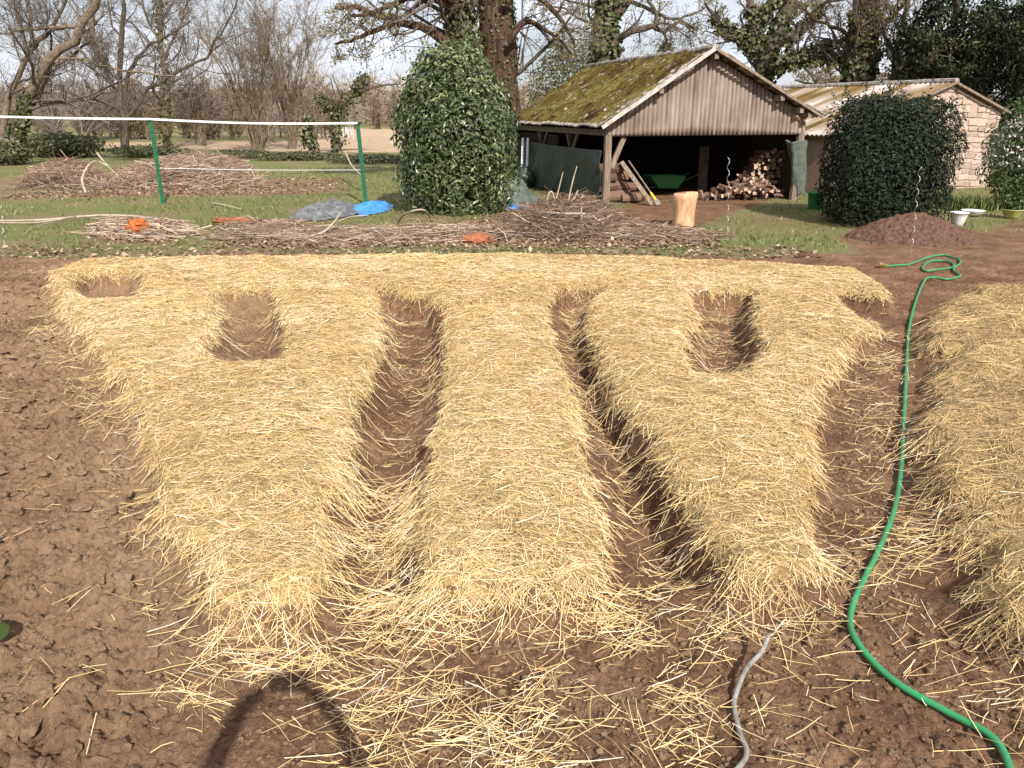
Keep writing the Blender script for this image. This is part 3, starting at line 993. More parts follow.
def corr_sheet(P00, A, B, nrm, period, amp, rows, name, mat, parent, per=8, thick=0.02, rag=None, tintf=None, lump=0.0):
    lump *= 1.6
    """corrugated sheet: corner P00, edge A across the corrugations, edge B along them"""
    LA = np.linalg.norm(A)
    na = int(LA / period * per)
    a = np.linspace(0, 1, na + 1); b = np.linspace(0, 1, rows + 1)
    AA, BB = np.meshgrid(a, b)
    d = amp * np.cos(AA * LA / period * 2 * math.pi)
    if lump: d = d + lump * np.clip(fbm(AA * LA, BB * np.linalg.norm(B), 2.3, 4, 300) + 0.2, 0, 1)
    Bext = BB + (0 if rag is None else BB * rag(AA * LA))
    V = P00 + AA[..., None] * A + Bext[..., None] * B + d[..., None] * nrm
    Vb = V - nrm * thick
    n = V.shape[0] * V.shape[1]
    idx = np.arange(n).reshape(V.shape[:2])
    F = np.stack([idx[:-1, :-1], idx[:-1, 1:], idx[1:, 1:], idx[1:, :-1]], -1).reshape(-1, 4)
    Fb = F[:, ::-1] + n
    sides = []
    for line in (idx[0], idx[-1][::-1], idx[:, 0][::-1], idx[:, -1]):
        sides.append(np.stack([line[1:], line[:-1], line[:-1] + n, line[1:] + n], 1))
    Fs = np.concatenate(sides)
    ca, cb = (AA[:-1, :-1] * LA).ravel(), BB[:-1, :-1].ravel()
    t = tintf(ca, cb) if tintf else np.full(len(F), 0.5)
    return mesh_np(name, np.concatenate([V.reshape(-1, 3), Vb.reshape(-1, 3)]), np.concatenate([F, Fb, Fs]), mat, parent,
                   {'tint': np.concatenate([t, t, np.full(len(Fs), 0.5)])}, True)


def barn_build():
    v0, v1 = V_FRONT, L_B + 0.1
    for side, (ue, ze) in (('l', (u_l, z_l)), ('r', (u_r, z_r))):
        top, low = bw(u_ap, v0, z_ap), bw(ue, v0, ze)
        A, B = BA * (v1 - v0), low - top
        nrm = np.cross(A, B); nrm /= np.linalg.norm(nrm)
        if nrm[2] < 0: nrm = -nrm
        tf = lambda a, b: 0.16 * sstep((0.75 - a) / 0.7) * (0.4 + 0.6 * vnoise(a * 3, b * 6, 9)) + 0.30 * sstep((b - 0.955) / 0.03) + 0.035
        corr_sheet(top, A, B, nrm, 0.15, 0.024, 70, 'roof', M['moss_roof'], barn, 6, 0.012, lambda a: 0.012 * np.round(vnoise(a * 0.9, a * 0, 3) * 3) / 3, tf, 0.05)
    mb = MB()                                           # ridge capping
    n = 14
    for k in range(n):
        a, b = v0 - 0.02 + (v1 - v0) * k / n, v0 + (v1 - v0) * (k + 1.04) / n
        dz = RNG.normal(0, 0.008)
        mb.tube([bw(u_ap, a, z_ap + 0.01 + dz), bw(u_ap, b, z_ap + 0.01 + dz)], 0.075, 8)
    mb.build('ridge_cap', M['moss_roof'], barn)
    for (ue, ze) in ((u_l, z_l), (u_r, z_r)):           # pale verge boards
        mb = MB()
        sg = 1 if ue > u_ap else -1
        for k in range(4):
            f0, f1 = k / 4, (k + 1.02) / 4
            a = bw(u_ap + (ue - u_ap) * f0, v0 - 0.035, z_ap + (ze - z_ap) * f0 - 0.01 + 0.006 * (k % 2))
            b = bw(u_ap + (ue - u_ap) * f1, v0 - 0.035, z_ap + (ze - z_ap) * f1 - 0.01 + 0.006 * (k % 2))
            mb.bar(a, b, 0.05, 0.085 if sg < 0 else 0.06)
        mb.build('verge_board', M['verge' if sg < 0 else 'wood_grey'], barn)
    # gable cladding
    per, amp = 0.118, 0.026
    ue = W_B + 0.03
    us = np.arange(-0.02, ue, per / 8)
    zt = np.array([roof_z(u) - 0.06 for u in us])
    lower = z_gb + 0.012 * np.array([vnoise(np.array(u * 1.1), np.array(0.0), 8) for u in us])
    rows = np.linspace(0, 1, 9)
    V = np.array([[bw(u, -0.05 - amp * math.cos(u / per * 2 * math.pi) - 0.006 * (vnoise(np.array(math.floor(u / 1.08)), np.array(r * 0), 4)), lo + (h - lo) * r) for u, h, lo in zip(us, zt, lower)] for r in rows])
    V = V.reshape(len(rows), len(us), 3)
    idx = np.arange(V.shape[0] * V.shape[1]).reshape(V.shape[:2])
    F = np.stack([idx[:-1, :-1], idx[:-1, 1:], idx[1:, 1:], idx[1:, :-1]], -1).reshape(-1, 4)
    g = mesh_np('gable_cladding', V.reshape(-1, 3), F, M['clad'], barn, None, True)
    s = g.modifiers.new("thickness", 'SOLIDIFY'); s.thickness = 0.02; s.offset = 1
    # battens over the cladding joints
    mb = MB()
    for px in (715, 741):
        u = bf(px, 100)[0]
        mb.bar(bw(u, -0.085, z_gb + 0.02), bw(u, -0.085, roof_z(u) - 0.12), 0.035, 0.02, up=BA)
    mb.build('batten', M['clad'], barn)
    # purlin ends under the verge
    for px, py in ((661, 88), (783, 87), (801, 109), (809, 115), (716, 56)):
        u, z = bf(px, py, -0.35)
        z = roof_z(u) - 0.13
        mb = MB().bar(bw(u, -0.40, z), bw(u, L_B, z), 0.11, 0.13)
        mb.build('purlin', M['wood_grey'], barn)
    # posts, tie beam, braces
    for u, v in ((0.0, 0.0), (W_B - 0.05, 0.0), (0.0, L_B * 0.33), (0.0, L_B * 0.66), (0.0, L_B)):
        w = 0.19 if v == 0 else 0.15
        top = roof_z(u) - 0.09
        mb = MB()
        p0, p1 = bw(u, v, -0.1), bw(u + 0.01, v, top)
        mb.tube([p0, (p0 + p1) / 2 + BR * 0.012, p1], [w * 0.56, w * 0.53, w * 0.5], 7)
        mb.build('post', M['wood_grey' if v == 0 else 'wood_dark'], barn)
    MB().bar(bw(-0.02, 0.03, z_gb + 0.06), bw(W_B, 0.03, z_gb + 0.06), 0.10, 0.14).build('tie_beam', M['wood_grey'], barn)
    MB().bar(bw(0, 0, z_l - 0.14), bw(0, L_B, z_l - 0.14), 0.12, 0.14).build('eave_beam', M['wood_grey'], barn)
    a, b = bf(612, 168), bf(625, 137)
    MB().bar(bw(a[0], 0.06, a[1]), bw(b[0], 0.06, b[1]), 0.12, 0.07, up=BA).build('brace', M['wood_grey'], barn)
    for v in (L_B * 0.33, L_B * 0.66):
        for s in (-1, 1):
            MB().bar(bw(0.02, v, 1.15), bw(0.02, v + s * 0.42, z_l - 0.2), 0.07, 0.06, up=BR).build('brace', M['wood_grey'], barn)
    # back and right walls of old boards
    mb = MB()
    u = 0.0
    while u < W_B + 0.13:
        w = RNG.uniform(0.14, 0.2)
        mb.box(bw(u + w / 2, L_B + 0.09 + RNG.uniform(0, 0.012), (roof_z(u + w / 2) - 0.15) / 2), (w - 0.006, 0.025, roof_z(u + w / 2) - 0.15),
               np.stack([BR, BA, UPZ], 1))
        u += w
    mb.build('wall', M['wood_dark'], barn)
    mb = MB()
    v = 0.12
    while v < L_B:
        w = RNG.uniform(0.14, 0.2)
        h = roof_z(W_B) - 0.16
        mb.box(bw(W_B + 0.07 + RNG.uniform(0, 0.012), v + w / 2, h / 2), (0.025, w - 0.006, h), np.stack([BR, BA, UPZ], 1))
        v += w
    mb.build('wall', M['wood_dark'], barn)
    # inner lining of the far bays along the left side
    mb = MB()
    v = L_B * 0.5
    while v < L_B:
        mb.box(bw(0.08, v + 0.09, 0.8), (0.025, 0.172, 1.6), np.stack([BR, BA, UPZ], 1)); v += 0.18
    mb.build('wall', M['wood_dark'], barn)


barn_build()


def drape_sheet(name, corners, mat, parent, nu, nv, amp, freq, seed, thick=0.01, sag=0.0, nrm=None):
    """a wrinkled sheet between four corners (a b along the top, c d along the bottom)"""
    a, b, c, d = [np.asarray(x, float) for x in corners]
    U, Vv = np.meshgrid(np.linspace(0, 1, nu), np.linspace(0, 1, nv))
    X = ((a[None, None] * (1 - U[..., None]) + b * U[..., None]) * (1 - Vv[..., None]) + (c * (1 - U[..., None]) + d * U[..., None]) * Vv[..., None])
    if nrm is None:
        nrm = np.cross(b - a, c - a); nrm /= np.linalg.norm(nrm)
    LU, LV = np.linalg.norm(b - a), np.linalg.norm(c - a)
    w = amp * fbm(U * LU + Vv * 0.8, Vv * LV * 0.45 - U * 0.7, freq, 4, seed)
    X = X + nrm * w[..., None] * (0.35 + 0.65 * sstep(Vv / 0.25))[..., None]
    X[..., 2] -= sag * np.sin(U * math.pi) * (1 - Vv)
    idx = np.arange(nu * nv).reshape(nv, nu)
    F = np.stack([idx[:-1, :-1], idx[:-1, 1:], idx[1:, 1:], idx[1:, :-1]], -1).reshape(-1, 4)
    o = mesh_np(name, X.reshape(-1, 3), F, mat, parent, None, True)
    s = o.modifiers.new("thickness", 'SOLIDIFY'); s.thickness = thick
    return o


o = drape_sheet("tarpaulin", (bw(-0.13, 7.3, 1.38), bw(-0.13, -0.04, 1.33), bw(-0.20, 7.3, 0.04), bw(-0.17, -0.04, 0.04)), M['green_tarp'], None, 110, 34, 0.14, 1.5, 401, 0.008, 0.04, -BR)
tag(o, "large dark green tarpaulin hung along the open left side of the barn", "tarpaulin")
# tarpaulin tied round the right front post
tp = bf(787, 141); tq = bf(806, 141); bp_ = bf(793, 197); bq = bf(803, 197)
nu, nv = 22, 30
Vt = []
for j in range(nv):
    f = j / (nv - 1)
    ul, ur = tp[0] + (bp_[0] - tp[0]) * f ** 0.8, tq[0] + (bq[0] - tq[0]) * f ** 0.8
    z = tp[1] + (0.12 - tp[1]) * f
    cu, hw = (ul + ur) / 2, (ur - ul) / 2
    for i in range(nu):
        a = 2 * math.pi * i / nu
        r = 1 + 0.10 * float(fbm(np.array(i * 0.9), np.array(f * 4.0), 1.0, 3, 410)) * 2 + 0.10 * math.sin(5 * a + 6 * f) + 0.06 * math.sin(9 * a - 4 * f)
        Vt.append(bw(cu + hw * math.cos(a) * r, -0.02 + (0.17 - 0.05 * f) * math.sin(a) * r, z + 0.03 * math.sin(3 * a)))
Ft = [[j * nu + i, j * nu + (i + 1) % nu, (j + 1) * nu + (i + 1) % nu, (j + 1) * nu + i] for j in range(nv - 1) for i in range(nu)]
o = mesh_np("tarpaulin", Vt, Ft, M['grey_tarp'], None, None, True)
o.modifiers.new("thickness", 'SOLIDIFY').thickness = 0.008
tag(o, "grey green tarpaulin wrapped tightly round the right front post of the barn", "tarpaulin")


# ------------------------------------------------------------------ firewood
def log_mesh(name, p, axis, L, r, split, label, group, tin=(0.25, 0.6)):
    axis = np.asarray(axis, float); axis /= np.linalg.norm(axis)
    ref = np.array([0, 0, 1.0]) if abs(axis[2]) < 0.9 else np.array([1.0, 0, 0])
    U = np.cross(axis, ref); U /= np.linalg.norm(U); W = np.cross(axis, U)
    if split:
        n = 5; angs = np.sort(RNG.uniform(0, 6.28, 5)); rr = r * RNG.uniform(0.75, 1.15, 5)
        angs = np.linspace(0, 6.28, 6)[:5] + RNG.uniform(-0.4, 0.4, 5)
    else:
        n = 10; angs = np.arange(10) / 10 * 2 * math.pi; rr = r * RNG.uniform(0.92, 1.08, 10)
    rings = []
    for s, k in ((-0.5, 0.97), (0.0, 1.0), (0.5, 0.95)):
        o = RNG.normal(0, 0.04 * r, 2)
        rings.append(np.stack([p + axis * L * s + U * (math.cos(a) * q * k + o[0]) + W * (math.sin(a) * q * k + o[1]) for a, q in zip(angs, rr)]))
    V = np.concatenate(rings)
    mb = MB()
    t0 = RNG.uniform(*tin)
    F = [[j * n + i, j * n + (i + 1) % n, (j + 1) * n + (i + 1) % n, (j + 1) * n + i] for j in range(2) for i in range(n)]
    mb.add(V, F, t0)
    te = RNG.uniform(0.6, 1.0)
    mb.add(rings[0][::-1], [list(range(n))], te); mb.add(rings[2], [list(range(n))], te)
    o = mb.build(name, M['log'])
    return tag(o, label, "log", group)


# big rounds just inside the left post
zz = 0.0
for k, (u, v, z, r, L) in enumerate([(0.62, 0.75, 0.14, 0.15, 0.7), (1.02, 0.65, 0.12, 0.13, 0.6), (0.45, 1.2, 0.16, 0.16, 0.7), (0.5, 0.8, 0.42, 0.15, 0.75), (0.86, 0.78, 0.37, 0.13, 0.6),
                                     (0.62, 0.9, 0.66, 0.14, 0.7), (0.42, 0.75, 0.84, 0.14, 0.65), (0.95, 0.55, 0.12, 0.11, 0.5), (0.3, 0.7, 0.62, 0.12, 0.5)]):
    log_mesh("log", bw(u, v, z), BR * 0.95 + BA * RNG.uniform(-0.5, 0.3) + UPZ * RNG.uniform(-0.08, 0.08), L, r, False,
             "thick barked round log in the stack behind the left front post", "thick round logs stacked by the left post", (0.25, 0.55))
# stack against the right wall, ends towards us
ru0, ru1 = bf(768, 200, 0.9)[0], bf(791, 200, 0.9)[0]
row = 0
z = 0.07
while z < 1.22:
    u = ru1 + 0.03 - (row % 2) * 0.05
    lim = ru0 - 0.85 + 0.55 * (z / 1.2) ** 1.2
    while u > lim:
        r = RNG.uniform(0.042, 0.078)
        log_mesh("firewood", bw(u - r, 1.05 + RNG.uniform(-0.12, 0.12), z + RNG.uniform(-0.03, 0.03)), BA + BR * RNG.uniform(-0.3, 0.3) + UPZ * RNG.uniform(-0.1, 0.1), RNG.uniform(0.34, 0.46), r * 1.05, RNG.random() < 0.75,
                 "split log in the tall stack with pale ends beside the grey wrapped post", "firewood stacked at the right of the barn", (0.2, 0.5))
        u -= 2 * r * RNG.uniform(0.95, 1.15)
    z += 0.112
    row += 1
# the loose heap in front of it
hu, hv = bf(748, 205, 0.45)[0], 0.45
for k in range(125):
    a, rr = RNG.uniform(0, 6.28), math.sqrt(RNG.random())
    du, dv = rr * math.cos(a) * 1.22 - 0.12, rr * math.sin(a) * 0.5
    top = 0.62 * max(0.0, 1 - rr) ** 0.8
    zc = 0.05 + top * RNG.uniform(0.55, 1.0)
    log_mesh("firewood", bw(hu + du + 0.12 * zc, hv + dv + 0.1, zc), np.array([RNG.normal(), RNG.normal(), RNG.normal() * 0.45]), RNG.uniform(0.22, 0.42), RNG.uniform(0.035, 0.065), True,
             "split log lying in the loose heap spilling from the barn", "loose firewood heaped in front of the stack", (0.15, 0.6))


# ------------------------------------------------------------------ things in and before the barn
def wheelbarrow():
    c = bw(*bf(666, 203, 2.3)[:1], 2.3, 0)
    root = empty("wheelbarrow", c, "green wheelbarrow standing in the shade inside the barn", "wheelbarrow")
    R = np.stack([BR, BA, UPZ], 1)
    def w(x, y, z): return c + R @ np.array([x, y, z]) * 0.85
    # tray: tapered, open on top
    top = [(-0.75, -0.33, 0.62), (0.45, -0.40, 0.60), (0.45, 0.36, 0.60), (-0.75, 0.33, 0.62)]
    bot = [(-0.40, -0.24, 0.24), (0.26, -0.26, 0.22), (0.26, 0.24, 0.22), (-0.40, 0.24, 0.24)]
    V = np.array([w(*p) for p in top + bot])
    o = mesh_np('tray', V, np.array([[0, 1, 5, 4], [1, 2, 6, 5], [2, 3, 7, 6], [3, 0, 4, 7], [4, 5, 6, 7]]), M['barrow'], root)
    o.modifiers.new("t", 'SOLIDIFY').thickness = 0.015
    mb = MB()
    for k in range(4): mb.tube([w(*top[k]), w(*top[(k + 1) % 4])], 0.014, 6)
    mb.build('rim', M['barrow'], root)
    for s in (-1, 1):
        MB().tube([w(-0.85, s * 0.06, 0.2), w(-0.2, s * 0.25, 0.31), w(0.45, s * 0.30, 0.45), w(1.0, s * 0.31, 0.66)], 0.018, 8).build('handle', M['metal_dark'], root)
        MB().tube([w(0.3, s * 0.28, 0.40), w(0.36, s * 0.28, 0.01), w(0.12, s * 0.24, 0.33)], 0.016, 8).build('leg', M['metal_dark'], root)
    a = np.linspace(0, 2 * math.pi, 25)
    wh = MB().tube(np.array([w(-0.88 + 0.17 * math.cos(t), 0, 0.2 + 0.17 * math.sin(t)) for t in a]), 0.032, 8, cap=False).build('wheel', M['rubber'], root)
    MB().tube([w(-0.88, -0.04, 0.2), w(-0.88, 0.04, 0.2)], 0.09, 12).build('rim', M['metal_dark'], wh)


wheelbarrow()

c = P(683, 227.5)
mb = MB()
n = 22
prof = [(0.0, 0.0), (0.205, 0.0), (0.215, 0.05), (0.20, 0.2), (0.205, 0.40), (0.225, 0.58), (0.232, 0.66), (0.215, 0.685), (0.0, 0.68)]
a = np.arange(n) / n * 2 * math.pi
V = []
for r, z in prof:
    rr = r * (1 + 0.06 * np.sin(2 * a + 1 + z) + 0.04 * np.sin(5 * a + 3 * z))
    V.append(np.stack([rr * np.cos(a), rr * np.sin(a), np.full(n, z) + 0.02 * np.cos(a) * (z > 0.5)], 1))
V = np.concatenate(V) + c
F = [[i * n + k, i * n + (k + 1) % n, (i + 1) * n + (k + 1) % n, (i + 1) * n + k] for i in range(len(prof) - 1) for k in range(n)]
o = mesh_np("chopping_block", V, F, M['pale_log'], None, None, True)
tag(o, "pale barkless log standing on end before the barn opening", "chopping block")

c = P(815, 209)
b_root = empty("bucket", c, "bright green bucket on the grass between the barn and the dark hedge", "bucket")
MB().lathe([(0.0, 0.01), (0.155, 0.01), (0.165, 0.03), (0.20, 0.36), (0.215, 0.37), (0.215, 0.40), (0.195, 0.40), (0.15, 0.04), (0.0, 0.03)], c, 24).build('tub', M['bucket'], b_root, True)
MB().tube([c + np.array([0.21 * math.cos(t), -0.03 - 0.12 * math.sin(t), 0.38 - 0.10 * math.sin(t)]) for t in np.linspace(0, math.pi, 12)], 0.007, 6).build('handle', M['metal_dark'], b_root)

# plank and yellow-gripped tool leaning on the round logs
a, b = bf(650, 203, -0.1), bf(622, 165, 0.5)
o = MB().bar(bw(a[0], -0.25, 0.02), bw(b[0], 0.55, 1.02), 0.11, 0.03, up=BA).build("plank", M['wood_grey'])
tag(o, "weathered plank leaning on the round logs by the left barn post", "plank")
t_root = empty("garden_tool", bw(a[0] + 0.1, -0.3, 0), "long handled tool with a yellow grip leaning beside the plank", "tool")
p0, p1 = bw(a[0] + 0.12, -0.36, 0.03), bw(b[0] + 0.14, 0.42, 1.05)
MB().tube([p0 + (p1 - p0) * 0.26, p1], 0.019, 8).build('shaft', M['wood_grey'], t_root)
MB().tube([p0 + (p1 - p0) * 0.10, p0 + (p1 - p0) * 0.27], 0.03, 8).build('grip', M['yellow'], t_root)
MB().bar(p0, p0 + (p1 - p0) * 0.11, 0.12, 0.02, up=BA).build('blade', M['metal_dark'], t_root)

ub = bf(702, 190, 3.0)[0]
o = MB().bar(bw(ub, 3.0, 0.0), bw(ub + 0.05, 3.15, 1.25), 0.30, 0.05, up=BA).build("board", M['wood_grey'])
tag(o, "dim upright grey board standing in the dark barn left of the firewood", "board")
# two white poles with a dark bag at their foot
yb = bw(-0.3, 5.6, 0)[1]
for x0, x1 in ((522, 523), (527, 528)):
    a, b = Q(x0, 172, yb), Q(x1, 138, yb + 0.25)
    MBp = MB().tube([np.array([a[0], yb - 0.15, 0.0]), a, b], 0.042, 8)
    tag(MBp.build("pole", M['white_pl']), "%s of two white plastic poles at the barn's far left corner" % ("left one" if x0 == 522 else "right one"), "pole", "white poles by the barn corner")
o = tag(mesh_np("sack", *(lambda VF: (VF[0] * np.array([0.30, 0.22, 0.36]) + np.array([Q(524, 180, yb)[0] + 0.02, yb - 0.42, 0.28]), VF[1]))(lump_mesh(61, 3, 0.9)), M['green_tarp'], None, None, True),
        "dark sack standing at the foot of the two white poles", "sack")


def crumple(name, px, hgt, mat, label, seed, cat="tarpaulin", f=3.0, thick=0.006):
    """a crumpled sheet lying on the ground: outline in pixels"""
    poly = polyP(px)
    lo, hi = poly[:, :2].min(0), poly[:, :2].max(0)
    st = max((hi - lo).max() / 110, 0.015)
    X, Y = np.meshgrid(np.arange(lo[0] - 0.05, hi[0] + 0.05, st), np.arange(lo[1] - 0.05, hi[1] + 0.05, st))
    sd = sdist(X, Y, poly) + 0.12 * fbm(X, Y, 2.5, 3, seed)
    ridge = 1 - np.minimum(np.abs(fbm(X, Y, f * 0.5, 3, seed + 5)) * 2.4, 1.1)
    Z = Hat(X, Y) + 0.015 + hgt * sstep((sd + 0.02) / 0.3) * np.clip(0.35 + 0.65 * ridge, 0.1, 1.2)
    inside = sd > 0
    idx = np.arange(X.size).reshape(X.shape)
    keep = inside[:-1, :-1] & inside[1:, :-1] & inside[:-1, 1:] & inside[1:, 1:]
    F = np.stack([idx[:-1, :-1], idx[:-1, 1:], idx[1:, 1:], idx[1:, :-1]], -1)[keep]
    used = np.unique(F); rm = np.full(X.size, -1); rm[used] = np.arange(len(used))
    V = np.stack([X, Y, Z], -1).reshape(-1, 3)[used]
    o = mesh_np(name, V, rm[F], mat, None, None, True)
    s = o.modifiers.new("t", 'SOLIDIFY'); s.thickness = thick; s.offset = 1
    return tag(o, label, cat)


crumple("tarpaulin", [(284, 222), (300, 212), (330, 204), (358, 206), (356, 216), (320, 222)], 0.17, M['grey_net'], "crumpled dull grey tarpaulin lying on the grass beside a blue one", 501, f=6.0)
crumple("tarpaulin", [(346, 212), (356, 205), (380, 203), (398, 206), (384, 213), (362, 217)], 0.12, M['blue_tarp'], "crumpled bright blue tarpaulin on the grass left of the laurel bush", 502, f=6.0)
crumple("tarpaulin", [(500, 208), (516, 204), (524, 208), (512, 212)], 0.10, M['blue_tarp'], "scrap of blue tarpaulin at the right foot of the laurel bush", 503)
crumple("tarpaulin", [(478, 207), (498, 192), (520, 190), (542, 203), (530, 207), (500, 207)], 0.50, M['grey_tarp'], "grey green tarpaulin slumped over a low heap between laurel and barn", 504, f=1.6)


# ------------------------------------------------------------------ brushwood
def brush(name, poly_px, h, n, label, seed, L=(0.4, 1.3), r=(0.004, 0.012), tmean=0.45, cat="brush pile", lean=0.25, pale=0.06, core=True):
    poly = polyP(poly_px)
    rng = np.random.default_rng(seed)
    q = sample_poly(poly, n)
    d = sdist(q[:, 0], q[:, 1], poly)
    dm = np.quantile(d, 0.9)
    top = h * sstep(d / dm) * (0.7 + 0.5 * fbm(q[:, 0], q[:, 1], 0.9, 3, seed)) + 0.04
    cz = Hat(q[:, 0], q[:, 1]) + top * rng.uniform(0.3, 1.0, n) + 0.02
    a = rng.uniform(0, 6.28, n)
    ll = rng.uniform(L[0], L[1], n)
    el = rng.normal(0, lean, n)
    D = np.stack([np.cos(a) * np.cos(el), np.sin(a) * np.cos(el) * 0.7, np.sin(el)], 1)
    c = np.stack([q[:, 0], q[:, 1], cz], 1)
    pts = np.stack([c - D * ll[:, None] / 2, c + rng.normal(0, 0.06, (n, 3)) * ll[:, None], c + D * ll[:, None] / 2], 1)
    gz = Hat(pts[..., 0], pts[..., 1]) + 0.01
    pts[..., 2] = np.maximum(pts[..., 2], gz)
    R0 = rng.uniform(r[0], r[1], n)
    V, F = tubes(pts, np.stack([R0, R0 * 0.85, R0 * 0.5], 1), 3)
    t = np.clip(rng.normal(tmean, 0.18, n), 0, 1)
    t[rng.random(n) < pale] = rng.uniform(0.85, 1)
    o = mesh_np(name, V, F, M['brush'], None, {'tint': np.repeat(t, 6)})
    return tag(o, label, cat)


brush("brush_pile", [(95, 190), (120, 172), (175, 160), (235, 158), (262, 182), (265, 190)], 0.66, 3400, "tall rounded heap of cut brown brushwood behind the nearer green post", 601, r=(0.006, 0.018), tmean=0.60, pale=0.12)
brush("brush_pile", [(15, 190), (40, 172), (85, 166), (105, 178), (100, 190)], 0.6, 1700, "low russet brush heap at the left under the leaning tree", 602, tmean=0.52, r=(0.006, 0.014), pale=0.1)
brush("brush_pile", [(500, 242), (505, 222), (540, 206), (598, 204), (620, 222), (605, 240)], 0.42, 2000, "heap of brown cut twigs in front of the barn's left post", 603, L=(0.3, 1.1), r=(0.004, 0.011), tmean=0.42)
brush("brush_pile", [(255, 244), (300, 230), (400, 228), (500, 228), (505, 243), (380, 247)], 0.07, 620, "long low scatter of brushwood along the grass edge behind the straw", 604, L=(0.3, 1.2), r=(0.004, 0.010), tmean=0.62, lean=0.12, pale=0.2)
brush("brush_pile", [(85, 236), (110, 222), (185, 226), (198, 236), (150, 242)], 0.18, 520, "flat bundle of grey twigs around the orange piece of wood", 605, L=(0.3, 0.9), r=(0.005, 0.012), tmean=0.72, lean=0.1, pale=0.2)
brush("brush_pile", [(205, 240), (230, 224), (300, 222), (310, 236), (250, 245)], 0.10, 520, "thin scatter of pale twigs in the grass right of the orange piece", 606, L=(0.2, 0.8), r=(0.004, 0.010), tmean=0.6, lean=0.1)
brush("brush_pile", [(610, 240), (620, 222), (690, 230), (730, 236), (700, 246)], 0.06, 420, "sparse twigs scattered on bare ground around the pale log", 607, L=(0.15, 0.7), r=(0.004, 0.010), tmean=0.55, lean=0.08)


def stick(pts, r0, r1, label, forks=(), mat='stick', group=None, name="fallen_branch"):
    mb = MB()
    P_ = smooth_path(pts, 16)
    mb.tube(P_, np.linspace(r0, r1, 16), 7)
    for (f, q) in forks:
        i = int(f * 15)
        mb.tube(smooth_path([P_[i]] + list(q), 8), np.linspace(r0 * 0.55, r1 * 0.6, 8), 6)
    return tag(mb.build(name, M[mat], None, True), label, "branch", group)


def G(px, py, z=0.05):
    p = P(px, py, z); p[2] = z + float(Hat(p[0], p[1])); return p


stick([G(-30, 221), G(40, 219.5), G(100, 215.5, 0.1), G(150, 218, 0.12), G(175, 224), G(198, 233)], 0.018, 0.035, "long pale grey branch lying across the grass at far left")
stick([G(-20, 222, 0.04), G(30, 222.5), G(60, 219, 0.1), G(80, 216, 0.08)], 0.015, 0.010, "shorter grey branch lying just under the long one at left", [(0.75, [G(35, 227), G(24, 235, 0.03)])])
stick([G(293, 240, 0.05), G(320, 234, 0.1), G(334, 222, 0.25), G(341, 212, 0.35)], 0.030, 0.014, "forked pale branch sticking up in front of the grey tarpaulin", [(0.6, [G(350, 217, 0.2), G(368, 216, 0.2)])])
stick([G(398, 223, 0.05), G(405, 214, 0.35), G(424, 210, 0.45), G(432, 222, 0.08)], 0.022, 0.014, "arched pale branch in the brushwood below the laurel bush")
for pts_, lb in (([(560, 217, 0.1), (573, 200, 0.5), (578, 190, 0.9)], "straight pale stump prong leaning right in the brush heap by the barn"),
                 ([(553, 216, 0.1), (556, 200, 0.5), (563, 172, 1.35)], "tallest thin bare stick rising from the brush heap by the barn"),
                 ([(545, 217, 0.1), (548, 196, 0.7), (552, 192, 0.75), (556, 206, 0.4)], "crooked pale stick in the middle of the brush heap by the barn"),
                 ([(566, 216, 0.1), (572, 184, 0.9), (577, 166, 1.4)], "second tall stick beside the green tarpaulin, forked at its foot"),
                 ([(570, 214, 0.15), (584, 195, 0.55)], "thick pale cut branch end jutting right from the brush heap")):
    base = G(pts_[0][0], pts_[0][1] - 4)
    stick([base] + [Q(a, b, base[1]) for a, b, _ in pts_[1:]], 0.045 if 'thick' in lb or 'stump' in lb else 0.024, 0.03 if 'thick' in lb else 0.012, lb)
stick([G(540, 213, 0.30), G(560, 214, 0.34), G(585, 214, 0.36)], 0.028, 0.02, "pale branch lying flat across the top of the brush heap by the barn")
stick([G(610, 226), G(633, 224), G(648, 227)], 0.035, 0.02, "pale cut branch on the ground between the brush heap and the pale log")
stick([G(640, 237), G(655, 230), G(668, 222, 0.08)], 0.018, 0.012, "thin slanting stick on the ground left of the pale log")
a = Q(104, 178, 21.5)
stick([Q(86, 193, 20.8), Q(82, 180, 21), Q(88, 166, 21.5), Q(97, 161, 22), Q(110, 168, 21.6)], 0.032, 0.02, "thick bent peeled branch at the left end of the tall brush heap")
stick([Q(97, 153, 23), Q(106, 164, 22.4), Q(118, 176, 21.8)], 0.03, 0.02, "pale cut branch poking up above the left end of the brush heap")
stick([G(213, 203, 0.05), G(228, 206, 0.06), G(241, 209, 0.04)], 0.02, 0.012, "short dead stick on the green grass right of the nearer post")
stick([Q(345, 152, 27), Q(352, 166, 25), Q(363, 177, 23)], 0.035, 0.02, "pale dead branch leaning in the weeds behind the further post")

c = G(139, 226, 0.17)
V, F = lump_mesh(71, 3, 0.7)
o = mesh_np("rotten_wood", V * np.array([0.20, 0.12, 0.13]) + c, F, M['orange'], None, None, False)
tag(o, "bright orange chunk of rotten wood on the grey twigs", "wood chunk")
c = G(234, 222, 0.06)
V, F = lump_mesh(72, 3, 0.7)
o = mesh_np("bark_piece", V * np.array([0.42, 0.2, 0.10]) + c, F, M['red_bark'], None, None, False)
tag(o, "dull red piece of bark among twigs right of the orange chunk", "bark piece")
c = G(478, 240, 0.06)
V, F = lump_mesh(73, 3, 0.7)
o = mesh_np("bark_piece", V * np.array([0.24, 0.16, 0.10]) + c, F, M['red_bark'], None, None, False)
tag(o, "reddish bark piece in the low brushwood below the laurel bush", "bark piece")


